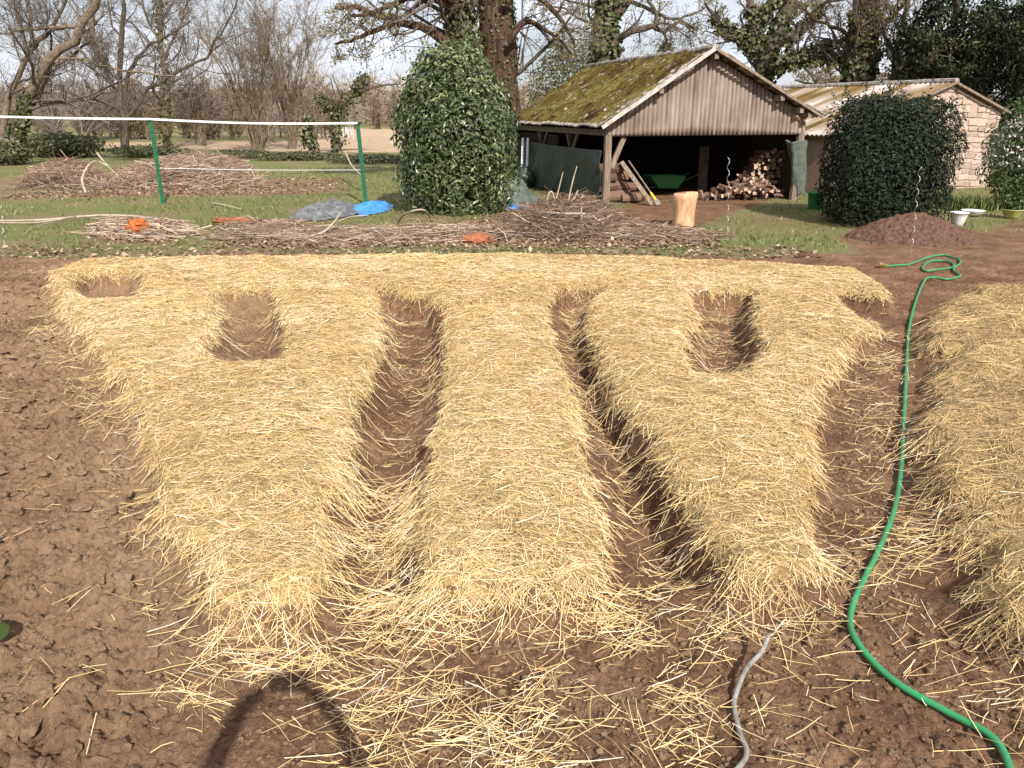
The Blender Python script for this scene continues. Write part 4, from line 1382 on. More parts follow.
# ------------------------------------------------------------------ fence of green posts and white tape
fence = empty("tape_fence", P(163, 205), "two green metal posts joined by a drooping white tape along the grass", "fence")


def fence_post(px0, py0, px1, py1):
    b = P(px0, py0)
    t = Q(px1, py1, b[1])
    mb = MB()
    ax = t - b
    mb.bar(b - ax * 0.05, t, 0.10, 0.018, up=(0, 1, 0))
    mb.bar(b - ax * 0.05 + np.array([0, 0.045, 0]), t + np.array([0, 0.045, 0]), 0.018, 0.085, up=(0, 1, 0))
    for k in range(14):
        p = b + ax * (0.1 + 0.88 * k / 14)
        mb.box(p + np.array([0.0, -0.016, 0]), (0.05, 0.016, 0.03))
    o = mb.build('post', M['post_green'], fence)
    MB().box(t + np.array([0, 0.02, 0.0]), (0.17, 0.12, 0.07)).build('cap', M['rubber'], o)
    return b, t


b1, t1 = fence_post(163, 204, 150.5, 119)
b2, t2 = fence_post(366, 204, 357.5, 123)
b0, t0 = fence_post(-75, 204, -95, 113)
lines = []
for a, b, s in ((t0, t1, 0.03), (t1, t2, 0.05)):
    lines += [a + (b - a) * f - np.array([0, 0.05, s * math.sin(math.pi * f)]) for f in np.linspace(0, 1, 18)]
mb = MB()
for a, b in zip(lines[:-1], lines[1:]):
    if np.linalg.norm(b - a) > 0.01: mb.bar(a, b + (b - a) * 0.02, 0.013, 0.047)
mb.build('tape', M['white_pl'], fence)
mb = MB()
for k in range(5):
    p = t2 + np.array([-0.35 + 0.06 * k, -0.06, -0.1])
    mb.bar(p, p + np.array([RNG.normal(0, 0.03), RNG.normal(0, 0.03), -RNG.uniform(0.1, 0.32)]), 0.04, 0.012)
mb.build('tape_end', M['white_pl'], fence)
lo = [Q(155, 168, b1[1]), Q(260, 170, b1[1]), Q(362, 170, b2[1])]
MB().tube(smooth_path(lo, 30), 0.006, 5).build('wire', M['white_pl'], fence)


# ------------------------------------------------------------------ spiral stakes
def spiral(px, y0, y1, label):
    b = P(px[0], y0)
    t = Q(px[1], y1, b[1])
    n = 90
    L = np.linalg.norm(t - b)
    pts = []
    for f in np.linspace(0, 1, n):
        a = f * L / 0.20 * 2 * math.pi
        r = 0.020 * min(1, 6 * f)
        pts.append(b + (t - b) * f + np.array([r * math.cos(a), r * math.sin(a), 0]))
    o = MB().tube(pts, 0.0042, 6).build("spiral_stake", M['spiral'], None, True)
    tag(o, label, "plant stake", "spiral plant stakes")


spiral((727, 728.5), 241, 157, "white spiral plant stake standing in front of the firewood")
spiral((911, 920), 253, 167, "white spiral plant stake in front of the soil heap and dark hedge")
spiral((4, 0), 256, 205, "white spiral plant stake at the left edge before the grass")


# ------------------------------------------------------------------ hoses
hp = [(885, 265), (899, 264), (912, 262.5), (926, 257), (941, 254), (954, 256.5), (960.5, 261), (955, 265.5), (941, 268), (927, 270), (922.5, 266.5), (929, 261), (942, 259.5),
      (953, 262.5), (954, 270), (960, 275.5), (948, 278), (932, 277), (924, 281), (915, 303), (909, 330), (906.5, 370), (904, 420), (901, 470), (894, 510),
      (876, 555), (857, 593), (850.5, 620), (860, 645), (898, 680), (955, 712), (990, 735), (1006, 756), (1022, 800)]
pts = np.array([P(a, b, 0.03) for a, b in hp])
path = smooth_path(pts, 420)
path[:, 2] = Hat(path[:, 0], path[:, 1]) + 0.022
k = np.ones(9) / 9
for _ in range(2):
    path[4:-4, 2] = np.convolve(path[:, 2], k, 'valid')
path[:, 2] = np.maximum(path[:, 2], Hat(path[:, 0], path[:, 1]) + 0.016)
hose = MB().tube(path, 0.0146, 10).build("garden_hose", M['hose'], None, True)
tag(hose, "long bright green hose looping then running towards us past the beds", "hose")
d = path[0] - path[3]; d /= np.linalg.norm(d)
MB().tube([path[0] - d * 0.02, path[0] + d * 0.05, path[0] + d * 0.06, path[0] + d * 0.13], [0.03, 0.03, 0.038, 0.038], 10).build('connector', M['brass'], hose, True)

gp = [(769, 634, 0.13), (762, 648, 0.10), (746, 668, 0.06), (736, 690, 0.035), (735, 708, 0.03), (741, 730, 0.03), (747, 746, 0.03), (744, 757, 0.03), (728, 772, 0.02), (700, 790, 0.01)]
pp = []
for a, b, z in gp:
    q = P(a, b, z); q[2] = z + float(Hat(q[0], q[1])) - 0.005; pp.append(q)
path = smooth_path(pp, 60)
mb = MB().tube(path, 0.0102, 10, cap=False)
o = mb.build("plastic_tube", M['pipe'], None, True)
o.modifiers.new("wall", 'SOLIDIFY').thickness = 0.003
tag(o, "short grey plastic tube curling up out of the soil in the foreground", "tube")


# ------------------------------------------------------------------ soil heap, pots
def soil_heap():
    c = P(913, 238)
    n = 170
    X, Y = np.meshgrid(np.linspace(-2.1, 2.1, n), np.linspace(-1.5, 1.5, n))
    r = np.sqrt((X / 1.15) ** 2 + (Y / 1.0) ** 2) + 0.12 * fbm(X, Y, 1.4, 3, 700)
    Z = 0.46 * np.clip(1.05 - r, 0, 1) ** 0.8 + (0.06 * fbm(X, Y, 3.5, 5, 701, 0.65) + 0.03 * fbm(X, Y, 14, 3, 705)) * sstep((1.25 - r) / 0.3) - 0.05 * sstep((r - 0.95) / 0.25)
    V = np.stack([X + c[0], Y + c[1], Z], -1).reshape(-1, 3)
    V[:, 2] += 0.0
    idx = np.arange(n * n).reshape(n, n)
    F = np.stack([idx[:-1, :-1], idx[:-1, 1:], idx[1:, 1:], idx[1:, :-1]], -1).reshape(-1, 4)
    keep = (r[:-1, :-1] < 1.3).ravel()
    o = mesh_np("soil_heap", V, F[keep], M['soil'], None, None, False)
    tag(o, "heap of loose dark reddish soil in front of the dark clipped hedge", "soil heap")


soil_heap()


def pot(px, py, r, h, mat, label, shape='pot', plant=False, parentlabel=None):
    c = P(px, py)
    if shape == 'bowl':
        prof = [(0, 0.01), (0.5 * r, 0.01), (0.85 * r, 0.5 * h), (r, 0.95 * h), (1.03 * r, h), (0.94 * r, h), (0.8 * r, 0.6 * h), (0, 0.5 * h)]
    else:
        prof = [(0, 0.01), (0.60 * r, 0.01), (0.66 * r, 0.30 * h), (0.70 * r, 0.33 * h), (0.84 * r, 0.66 * h), (0.88 * r, 0.69 * h), (0.96 * r, 0.93 * h), (1.04 * r, 0.94 * h), (1.04 * r, h), (0.92 * r, h), (0.85 * r, 0.8 * h), (0, 0.78 * h)]
    o = MB().lathe(prof, c, 26).build("plant_pot", M[mat], None, True)
    tag(o, label, "plant pot")
    return c


pot(957, 226.5, 0.175, 0.29, 'white_pl', "stepped white plant pot beside the soil heap")
pot(972, 216, 0.24, 0.13, 'white_pl', "wide shallow white bowl on the grass behind the stepped pot", 'bowl')
yc = pot(1011, 218.5, 0.21, 0.20, 'yellowgreen', "yellow green plant pot under the blossoming shrub")


# ------------------------------------------------------------------ stone outhouse
SA = math.radians(24)
s_ap = Q(953, 82, 24.0)
SL = np.array([-math.sin(SA), math.cos(SA), 0])        # along the ridge, away
SR = np.array([math.cos(SA), math.sin(SA), 0])         # across the gable
SO = np.array([s_ap[0], s_ap[1], 0])


def sw(u, v, z): return SO + SR * u + SL * v + UPZ * z


z_r2 = s_ap[2]
e_r = (2.5, z_r2 - 0.80)
e_l = (-4.2, z_r2 - 1.38)
s_len = 8.5
shed = empty("stone_outhouse", sw(0, 4, 0), "low pinkish stone outhouse with a streaked corrugated roof", "outhouse")


def shed_top(u):
    return z_r2 + (e_r[1] - z_r2) * u / e_r[0] if u > 0 else z_r2 + (e_l[1] - z_r2) * u / e_l[0]


def shed_build():
    strip = RNG.random(400)
    for ue, ze in (e_l, e_r):
        top, low = sw(0, -0.1, z_r2), sw(ue * 1.03, -0.1, z_r2 + (ze - z_r2) * 1.03)
        A, B = SL * (s_len + 0.2), low - top
        nrm = np.cross(A, B); nrm /= np.linalg.norm(nrm)
        if nrm[2] < 0: nrm = -nrm
        def tf(a, b):
            col = strip[(a / 0.34).astype(int)]
            col = col * 0.65 + 0.8 * vnoise(a * 1.3, b * 5.0, 31) - 0.36
            ph = np.cos(a / 0.17 * 2 * math.pi)
            return np.clip(col * 0.85 + 0.12 * ph, 0, 1)
        corr_sheet(top, A, B, nrm, 0.17, 0.026, 40, 'roof', M['shed_roof'], shed, 8, 0.012, None, tf)
    mb = MB()
    for k in range(9):
        a, b = -0.14 + s_len * k / 9, s_len * (k + 1.05) / 9
        mb.tube([sw(0, a, z_r2 + 0.02), sw(0, b, z_r2 + 0.02 + RNG.normal(0, 0.006))], 0.085, 8)
    mb.build('ridge_cap', M['moss_roof'], shed)
    for ue, ze in (e_l, e_r):
        MB().bar(sw(0, -0.13, z_r2 - 0.02), sw(ue * 1.03, -0.13, z_r2 + (ze - z_r2) * 1.03 - 0.02), 0.04, 0.06).build('verge_board', M['wood_grey'], shed)
    # gable wall: mortar slab and the stones set in it
    us = np.linspace(e_l[0] + 0.1, e_r[0] - 0.12, 40)
    V, n = [], len(us)
    for v in (0.06, 0.45):
        for u in us: V.append(sw(u, v, -0.1))
        for u in us: V.append(sw(u, v, shed_top(u) - 0.05))
    F = []
    for i in range(n - 1):
        F.append([i, i + 1, n + i + 1, n + i]); F.append([2 * n + i + 1, 2 * n + i, 3 * n + i, 3 * n + i + 1])
        F.append([n + i, n + i + 1, 3 * n + i + 1, 3 * n + i])
    F.append([0, n, 3 * n, 2 * n]); F.append([n - 1, 3 * n - 1, 4 * n - 1, 2 * n - 1])
    wall = mesh_np('wall', V, np.array(F), M['mortar'], shed)
    mb = MB()
    z = 0.0
    R = np.stack([SR, SL, UPZ], 1)
    while z < z_r2 - 0.15:
        h = RNG.uniform(0.13, 0.23)
        u = us[0] + RNG.uniform(0, 0.1)
        while u < us[-1] - 0.1:
            w = RNG.uniform(0.18, 0.46)
            if u + w > us[-1]: w = us[-1] - u
            lim = min(shed_top(u), shed_top(u + w)) - 0.07
            hh = min(h, lim - z)
            if hh > 0.05:
                a = RNG.normal(0, 0.045)
                R2 = R @ np.array([[math.cos(a), 0, -math.sin(a)], [0, 1, 0], [math.sin(a), 0, math.cos(a)]])
                hh *= RNG.uniform(0.72, 1.12)
                mb.box(sw(u + w / 2, 0.06, z + hh / 2 + RNG.normal(0, 0.012) + 0.05 * math.sin(u * 1.7)), (w - RNG.uniform(0.01, 0.045), 0.03 + RNG.uniform(0, 0.06), hh - RNG.uniform(0.004, 0.025)), R2, RNG.uniform(0.28, 0.78), 1.0)
            u += w
        z += h
    st = mb.build('stonework', M['stone'], wall)
    bv = st.modifiers.new("worn", 'BEVEL'); bv.width = 0.026; bv.segments = 1
    for u, name in ((e_l[0] + 0.1, 'l'), (e_r[0] - 0.12, 'r')):
        h = shed_top(u) - 0.1
        mb = MB().box(sw(u + (0.15 if name == 'l' else -0.15), s_len / 2 + 0.46, h / 2), (0.3, s_len - 0.1, h), R)
        mb.build('wall', M['mortar'], shed)
    MB().box(sw(-0.8, s_len + 0.2, 0.8), (6.0, 0.3, 1.6), R).build('wall', M['mortar'], shed)


shed_build()


# ------------------------------------------------------------------ bushes
def sphere_dirs(n, rng):
    d = rng.normal(0, 1, (n, 3)); return d / np.linalg.norm(d, axis=1, keepdims=True)


def bush(name, c, size, n, leaf, mat, label, cat, seed, power=3.0, shell=0.25, bumpy=0.10, top_taper=0.0, tip=0.0, parent_stems=True, group=None, tmean=0.45, aspect=0.42, spread=0.8, sag=0.1, shoots=0, fill=0.0):
    rng = np.random.default_rng(seed)
    root = empty(name, c, label, cat, group)
    sx, sy, sz = size[0] / 2, size[1] / 2, size[2] / 2
    d = sphere_dirs(n, rng)
    k = (np.abs(d[:, 0]) ** power + np.abs(d[:, 1]) ** power + np.abs(d[:, 2]) ** power) ** (-1 / power)
    s = d * k[:, None]
    bmp = 1 + bumpy * (fbm(s[:, 0] * 2 + s[:, 2] * 1.3, s[:, 1] * 2 - s[:, 2] * 1.7, 1.3, 4, seed) + 0.4 * fbm(s[:, 0] * 6 + s[:, 2] * 5, s[:, 1] * 6 - s[:, 2] * 5, 1.3, 2, seed + 9))
    depth = rng.random(n) ** 1.8 * shell
    r = bmp - depth
    tp = 1 - top_taper * sstep((s[:, 2] - 0.1) / 0.95)
    p = np.stack([s[:, 0] * sx * tp, s[:, 1] * sy * tp, s[:, 2] * sz], 1) * r[:, None]
    p[:, 2] += sz
    p[:, 2] = np.maximum(p[:, 2], rng.uniform(0.0, 0.12, n))
    if fill:                                             # inner leaves, so that one cannot see through
        inn = rng.random(n) < fill
        p[inn] = np.array([0, 0, sz]) + (p[inn] - np.array([0, 0, sz])) * rng.uniform(0.35, 0.85, inn.sum())[:, None]
    nm = np.stack([s[:, 0] / sx, s[:, 1] / sy, s[:, 2] / sz], 1); nm /= np.linalg.norm(nm, axis=1, keepdims=True)
    nm[:, 2] += 0.35; nm /= np.linalg.norm(nm, axis=1, keepdims=True)
    P0 = p + np.asarray(c)
    V, F = leaf_quads(P0, rng.uniform(0.7, 1.25, n) * leaf * (np.where(inn, 1.9, 1.0) if fill else 1.0), rng, sag, aspect, nm, spread)
    t = np.clip(rng.normal(tmean, 0.16, n) + 0.15 * fbm(P0[:, 0] + P0[:, 2], P0[:, 1] - P0[:, 2], 1.1, 3, seed + 3), 0, 1)
    young = (rng.random(n) < 0.04 + tip * sstep((s[:, 2] - 0.2) / 0.8)) & (depth < 0.1)
    t[young] = rng.uniform(0.8, 1, young.sum())
    if shoots:                                           # upright young shoots standing out of the top
        top = np.argsort(-(s[:, 2] + 0.2 * rng.random(n)))[:n // 5]
        b_ = P0[rng.choice(top, shoots)]
        L_ = rng.uniform(0.15, 0.42, shoots)
        dr = rng.normal(0, 0.25, (shoots, 3)); dr[:, 2] = 1
        j = np.repeat(np.arange(shoots), 14)
        q_ = b_[j] + dr[j] * (L_[j] * rng.random(len(j)))[:, None]
        V2, F2 = leaf_quads(q_, rng.uniform(0.7, 1.2, len(j)) * leaf * 0.9, rng, -0.6, aspect, None, spread)
        F = np.concatenate([F, F2 + len(V)]); V = np.concatenate([V, V2])
        t = np.concatenate([np.tile(t, 2), np.tile(np.clip(rng.normal(tmean + 0.25, 0.15, len(j)), 0, 1), 2)])
    else:
        t = np.tile(t, 2)
    mesh_np('foliage', V, F, M[mat], root, {'tint': t})
    m2 = 26 if sx > 0.3 else 6                                             # stems fanning up through the bush
    base = np.asarray(c) + np.stack([rng.normal(0, sx * 0.22, m2), rng.normal(0, sy * 0.22, m2), np.full(m2, -0.05)], 1)
    a = rng.uniform(0, 6.28, m2); rr = np.sqrt(rng.random(m2)) * 0.75
    top = np.asarray(c) + np.stack([np.cos(a) * rr * sx, np.sin(a) * rr * sy, sz * 2 * rng.uniform(0.55, 0.88, m2)], 1)
    mid = (base + top) / 2 + rng.normal(0, 0.05, (m2, 3))
    V, F = tubes(np.stack([base, mid, top], 1), np.tile(np.array([0.035, 0.025, 0.01]) * min(1, sx), (m2, 1)), 5)
    mesh_np('stems', V, F, M['bark'], root)
    return root


lc = P(456, 211)
bush("laurel_bush", lc, (2.55, 2.2, 3.5), 24000, 0.125, 'laurel', "tall glossy green laurel bush standing left of the barn", "bush", 801, power=5.0, shell=0.34, bumpy=0.24, top_taper=0.40, tip=0.25, tmean=0.52, spread=1.4, shoots=70, fill=0.22)
hc = P(893, 229); hc = hc + np.array([0.1, 0.9, 0])
bush("clipped_hedge", hc, (2.3, 2.0, 2.45), 30000, 0.10, 'yew', "dark dense clipped bush before the stone outhouse", "bush", 802, power=6.0, shell=0.28, bumpy=0.14, top_taper=0.04, tmean=0.42, aspect=0.32, spread=1.2, shoots=90, fill=0.30)
sc_ = P(1010, 212); sc_ = sc_ + np.array([0.75, 0.6, 0])
fr = bush("flowering_shrub", sc_, (2.4, 2.0, 2.55), 9000, 0.10, 'shrub', "loose shrub with pinkish white blossom at the right edge", "shrub", 803, power=2.2, shell=0.55, bumpy=0.25, top_taper=0.15, tmean=0.48, spread=1.2)
rng = np.random.default_rng(9)
d = sphere_dirs(420, rng); d[:, 2] = np.abs(d[:, 2]) * 1.1 - 0.3
cl = np.repeat(d * np.array([1.2, 1.0, 1.2]) * rng.uniform(0.8, 1.02, 420)[:, None] + sc_ + np.array([0, 0, 1.35]), 5, 0) + rng.normal(0, 0.045, (2100, 3))
V, F = leaf_quads(cl, rng.uniform(0.04, 0.075, 2100), rng, 0, 0.9, None, 1.0)
mesh_np('blossom', V, F, M['blossom'], fr, {'tint': np.tile(rng.random(2100), 2)})
bush("garden_plant", yc + np.array([0, 0, 0.14]), (0.42, 0.42, 0.42), 420, 0.10, 'shrub', "small leafy plant growing in the yellow green pot", "plant", 804, power=2, shell=0.8, bumpy=0.2, spread=1.4)

bush("seedling", P(1008, 600), (0.10, 0.10, 0.09), 60, 0.035, 'shrub', "tiny green weed seedling in the soil at the right edge below the straw", "weed", 806, power=2, shell=0.8, bumpy=0.2, spread=1.4)

# low plants along the foot of the outhouse
for k, px in enumerate((952, 962, 973, 984, 993)):
    c = P(px, 209 + (k % 2) * 1.5)
    mbp = []
    n = 160
    rng = np.random.default_rng(820 + k)
    a = rng.uniform(0, 6.28, n); l = rng.uniform(0.14, 0.36, n)
    lean = rng.uniform(0.1, 0.7, n)
    b0_ = np.stack([c[0] + rng.normal(0, 0.10, n), c[1] + rng.normal(0, 0.10, n), np.full(n, 0.0)], 1)
    dv = np.stack([np.cos(a) * lean, np.sin(a) * lean, np.ones(n)], 1) * l[:, None]
    sv = np.stack([-np.sin(a), np.cos(a), 0 * a], 1) * 0.014
    m1 = b0_ + dv * 0.55 + np.array([0, 0, 0.04])
    V = np.stack([b0_ - sv, b0_ + sv, m1 + sv, m1 - sv, b0_ + dv], 1).reshape(-1, 3)
    i = np.arange(n)[:, None] * 5
    o = mesh_np("grassy_plant", V, [i + np.array([3, 2, 4]), i + np.array([0, 1, 2, 3])], M['grass'], None, {'tint': np.tile(np.clip(rng.normal(0.4, 0.2, n), 0, 1), 2)})
    tag(o, "tuft of long green leaves in the row at the foot of the stone gable", "plant", "leafy tufts under the stone gable")


# ------------------------------------------------------------------ trees
def resample(pts, K):
    return smooth_path(pts, K)


def spawn(par, prad, per, lr, K, rng, spread=0.9, up=0.35, rr=0.5, t0=0.15, wander=0.10, keep_out=None):
    N, PK, _ = par.shape
    idx = np.repeat(np.arange(N), per)
    n = len(idx)
    t = (t0 + (1 - t0) * rng.random(n)) * (PK - 1)
    i = np.minimum(t.astype(int), PK - 2); f = (t - i)[:, None]
    p = par[idx, i] * (1 - f) + par[idx, i + 1] * f
    tan = par[idx, i + 1] - par[idx, i]
    tan /= np.linalg.norm(tan, axis=1, keepdims=True) + 1e-9
    r0 = (prad[idx, i] * (1 - f[:, 0]) + prad[idx, i + 1] * f[:, 0]) * rr * rng.uniform(0.7, 1.1, n)
    side = rng.normal(0, 1, (n, 3))
    side -= (side * tan).sum(1, keepdims=True) * tan
    side /= np.linalg.norm(side, axis=1, keepdims=True) + 1e-9
    d = tan * (1 - spread * 0.5) + side * spread
    d[:, 2] += up
    d /= np.linalg.norm(d, axis=1, keepdims=True)
    plen = np.linalg.norm(par[:, 1:] - par[:, :-1], axis=2).sum(1)[idx]
    L = plen * rng.uniform(lr[0], lr[1], n) * (1.15 - 0.5 * t / (PK - 1))
    out = np.empty((n, K, 3)); out[:, 0] = p
    cur = d
    for k in range(1, K):
        out[:, k] = out[:, k - 1] + cur * (L / (K - 1))[:, None]
        cur = cur + rng.normal(0, wander * 2.2, (n, 3)); cur[:, 2] += up * 0.2
        cur /= np.linalg.norm(cur, axis=1, keepdims=True)
    rad = r0[:, None] * np.linspace(1, 0.35, K)[None]
    return out, rad


def tree(name, label, limbs, bark, twig, seed, levels=((10, (0.25, 0.5)), (6, (0.3, 0.6)), (5, (0.3, 0.6))), buds=0, bud_mat='bud', bud_size=0.09, ivy=0, ivy_limbs=1, group=None,
         spread=0.95, up=0.3, min_r=0.006, ivy_size=0.15, cat="tree", ivy_len=1.0, t0=0.2, ivy_thick=0.25):
    rng = np.random.default_rng(seed)
    base = limbs[0][0][0]
    root = empty(name, (base[0], base[1], 0), label, cat, group)
    mb = MB()
    lp, lrad = [], []
    for pts, r0, r1 in limbs:
        K = 14
        p = resample(pts, K)
        p[1:-1] += rng.normal(0, 0.012, (K - 2, 3)) * np.linalg.norm(p[-1] - p[0]) * 0.6
        r = np.linspace(r0, r1, K)
        if p[0][2] < 0.6: r[0] *= 1.25; r[1] *= 1.06; p[0][2] = -0.15
        r = r * (1 + rng.normal(0, 0.04, K))
        mb.tube(p, r, 10, cap=False)
        lp.append(p); lrad.append(r)
    mb.build('trunk', M[bark], root, True)
    par = np.array(lp); prad = np.array(lrad)
    V_all, F_all, off = [], [], 0
    for li, (per, lr) in enumerate(levels):
        K = (6, 5, 4, 3)[li]
        par, prad = spawn(par, prad, per, lr, K, rng, spread, up, 0.45, t0 if li == 0 else 0.15, 0.10)
        prad = np.minimum(np.maximum(prad, min_r * (1.6 if li == 0 else 1.0)), (0.075, 0.03, 0.014, 0.01)[li] * np.linspace(1, 0.4, K)[None])
        V, F = tubes(par, prad, (6, 4, 3, 3)[li])
        V_all.append(V); F_all.append(F + off); off += len(V)
    mesh_np('crown', np.concatenate(V_all), np.concatenate(F_all), M[twig], root, None, True)
    if buds:
        N, K, _ = par.shape
        i = rng.integers(0, N, buds); k = rng.integers(1, K, buds)
        p = par[i, k] + rng.normal(0, 0.05, (buds, 3))
        V, F = leaf_quads(p, rng.uniform(0.6, 1.3, buds) * bud_size, rng, 0, 0.55, None, 1)
        mesh_np('leaves', V, F, M[bud_mat], root, {'tint': np.tile(np.clip(rng.normal(0.55, 0.2, buds), 0, 1), 2)})
    if ivy:
        nl = ivy // ivy_limbs
        Vs, Fs, off, tt = [], [], 0, []
        for q in range(ivy_limbs):
            p, r = lp[q], lrad[q]
            f = rng.random(nl) * (len(p) - 1.01) * ivy_len
            i = f.astype(int); w = (f - i)[:, None]
            c = p[i] * (1 - w) + p[i + 1] * w
            rad = r[i]
            tan = p[i + 1] - p[i]; tan /= np.linalg.norm(tan, axis=1, keepdims=True)
            side = rng.normal(0, 1, (nl, 3)); side -= (side * tan).sum(1, keepdims=True) * tan
            side /= np.linalg.norm(side, axis=1, keepdims=True)
            lump = 0.5 + 0.9 * np.clip(fbm(c[:, 2] * 1.5 + side[:, 0], side[:, 1] * 1.5 + c[:, 0], 1.2, 3, seed + q) + 0.3, 0, 1)
            P0 = c + side * (rad * 0.98 + rng.random(nl) ** 1.5 * ivy_thick * lump)[:, None]
            V, F = leaf_quads(P0, rng.uniform(0.7, 1.3, nl) * ivy_size, rng, 0.5, 0.8, side, 0.7)
            Vs.append(V); Fs.append(F + off); off += len(V)
            tt.append(np.tile(np.clip(rng.normal(0.5, 0.2, nl), 0, 1), 2))
        mesh_np('ivy', np.concatenate(Vs), np.concatenate(Fs), M['ivy'], root, {'tint': np.concatenate(tt)})
    return root


def up_ext(pts, *more):
    """pixel limb carried on above the frame: more = world offsets"""
    p = [q for q in pts]
    for m in more: p.append(p[-1] + np.array(m))
    return np.array(p)


TR_ALL = "trees standing behind the garden"
# leaning pale tree at far left
Y = 36
tree("bare_tree", "bare pale barked tree at far left leaning strongly to the right",
     [(up_ext(PL([(15, 166), (16, 135), (20, 110), (40, 80), (60, 52), (75, 35), (88, 12), (101, -6)], Y), (0.6, 0.3, 1.6), (0.5, 0, 1.6)), 0.23, 0.13),
      (PL([(3, 160), (6, 110), (20, 72), (30, 45), (31, 20), (24, -10), (20, -40)], Y + 0.8), 0.15, 0.05),
      (PL([(80, 27), (60, 28), (30, 29), (0, 33), (-40, 38)], Y), 0.085, 0.04),
      (PL([(57, 62), (68, 58), (85, 61), (105, 67), (135, 72), (175, 76)], Y - 1), 0.07, 0.03),
      (PL([(90, 20), (96, 45), (108, 62), (118, 80)], Y - 0.5), 0.10, 0.03),
      (PL([(30, 50), (45, 36), (56, 20), (66, 0), (72, -30)], Y + 0.8), 0.11, 0.04),
      (PL([(22, 122), (40, 95), (46, 78), (52, 60), (50, 30)], Y + 1), 0.10, 0.04)],
     'bark_pale', 'twig', 901, levels=((11, (0.22, 0.5)), (8, (0.3, 0.65)), (8, (0.3, 0.6))), ivy=900, ivy_limbs=1, ivy_len=0.28, ivy_thick=0.2, ivy_size=0.2)
Y = 46
tree("bare_tree", "twin stemmed bare tree with mossy forks between leaning tree and hazel",
     [(up_ext(PL([(124, 146), (124, 120), (122, 100), (119, 80), (120, 50), (122, 20), (124, -10)], Y), (0.2, 0, 2.5)), 0.21, 0.08),
      (PL([(120, 100), (112, 85), (103, 62), (96, 40), (92, 15), (88, -20)], Y), 0.11, 0.04),
      (PL([(126, 118), (136, 105), (150, 86), (165, 78), (190, 66), (207, 50), (220, 36), (232, 18), (240, -10)], Y - 1), 0.12, 0.04),
      (PL([(125, 90), (130, 70), (137, 58), (150, 45), (168, 36), (190, 22)], Y), 0.13, 0.04)],
     'bark', 'twig', 902, levels=((11, (0.25, 0.5)), (8, (0.3, 0.6)), (7, (0.3, 0.6))))
Y = 52
tree("bare_tree", "slim straight pale trunk with short ivy tufts behind the nearer green post",
     [(up_ext(PL([(166, 148), (165, 115), (164, 90), (162, 55), (160, 20), (158, -15)], Y), (0, 0, 2.5)), 0.20, 0.10),
      (PL([(163, 60), (172, 40), (182, 20), (190, -10)], Y), 0.10, 0.04),
      (PL([(162, 45), (150, 25), (142, 0), (138, -20)], Y), 0.10, 0.04)],
     'bark_pale', 'twig', 903, levels=((14, (0.2, 0.5)), (9, (0.3, 0.6)), (7, (0.3, 0.6))), ivy=700, ivy_limbs=1, ivy_thick=0.45, ivy_size=0.2)


def hazel(name, c, n, hgt, fan, label, seed, mat='twig_olive', bud=0):
    rng = np.random.default_rng(seed)
    limbs = []
    for k in range(n):
        a = rng.uniform(0, 6.28); f = math.sqrt(rng.random()) * fan
        top = c + np.array([math.cos(a) * f, math.sin(a) * f * 0.7, hgt * rng.uniform(0.7, 1.05) * (1 - 0.10 * f / fan)])
        b = c + np.array([math.cos(a) * 0.25, math.sin(a) * 0.25, 0]) * rng.uniform(0.3, 1.2)
        m = b * 0.5 + top * 0.5 - np.array([math.cos(a), math.sin(a), 0]) * f * 0.14
        limbs.append((np.array([b, m, top]), rng.uniform(0.03, 0.07), 0.012))
    return tree(name, label, limbs, mat, mat if mat != 'bark' else 'twig', seed + 1, levels=((8, (0.12, 0.3)), (5, (0.3, 0.6)), (4, (0.3, 0.6))), spread=0.75, up=0.45, buds=bud, bud_size=0.10, cat="shrub", t0=0.3)


hazel("hazel_shrub", P(258, 151), 22, 9.0, 4.2, "tall many stemmed bare hazel fanning out behind the white tape", 910)
hazel("hazel_shrub", P(292, 149) , 18, 8.5, 3.4, "second bare hazel clump, close right of the tall fanned one", 912)
hazel("hazel_shrub", P(204, 146), 10, 5.0, 2.2, "thin low hazel clump left of the tall fanned one", 914)
Y = 47
tree("ivy_tree", "short dead trunk hung with ivy just left of the further green post",
     [(PL([(337, 149), (336, 128), (338, 112), (347, 98), (358, 85), (366, 76)], Y), 0.22, 0.06),
      (PL([(338, 115), (328, 104), (318, 96)], Y), 0.10, 0.04),
      (PL([(345, 100), (362, 92), (380, 86), (400, 84)], Y), 0.10, 0.03)],
     'bark', 'twig_olive', 920, levels=((9, (0.25, 0.5)), (6, (0.3, 0.6)), (3, (0.3, 0.6))), ivy=1500, ivy_limbs=2, ivy_thick=0.5, ivy_size=0.2)
tree("ivy_tree", "small ivy hung stump beneath the second hazel clump",
     [(PL([(313, 150), (310, 138), (306, 127), (310, 118)], Y - 1), 0.16, 0.05)],
     'bark', 'twig_olive', 922, levels=((6, (0.25, 0.5)), (4, (0.3, 0.6))), ivy=700, ivy_limbs=1, ivy_thick=0.4, ivy_size=0.2)

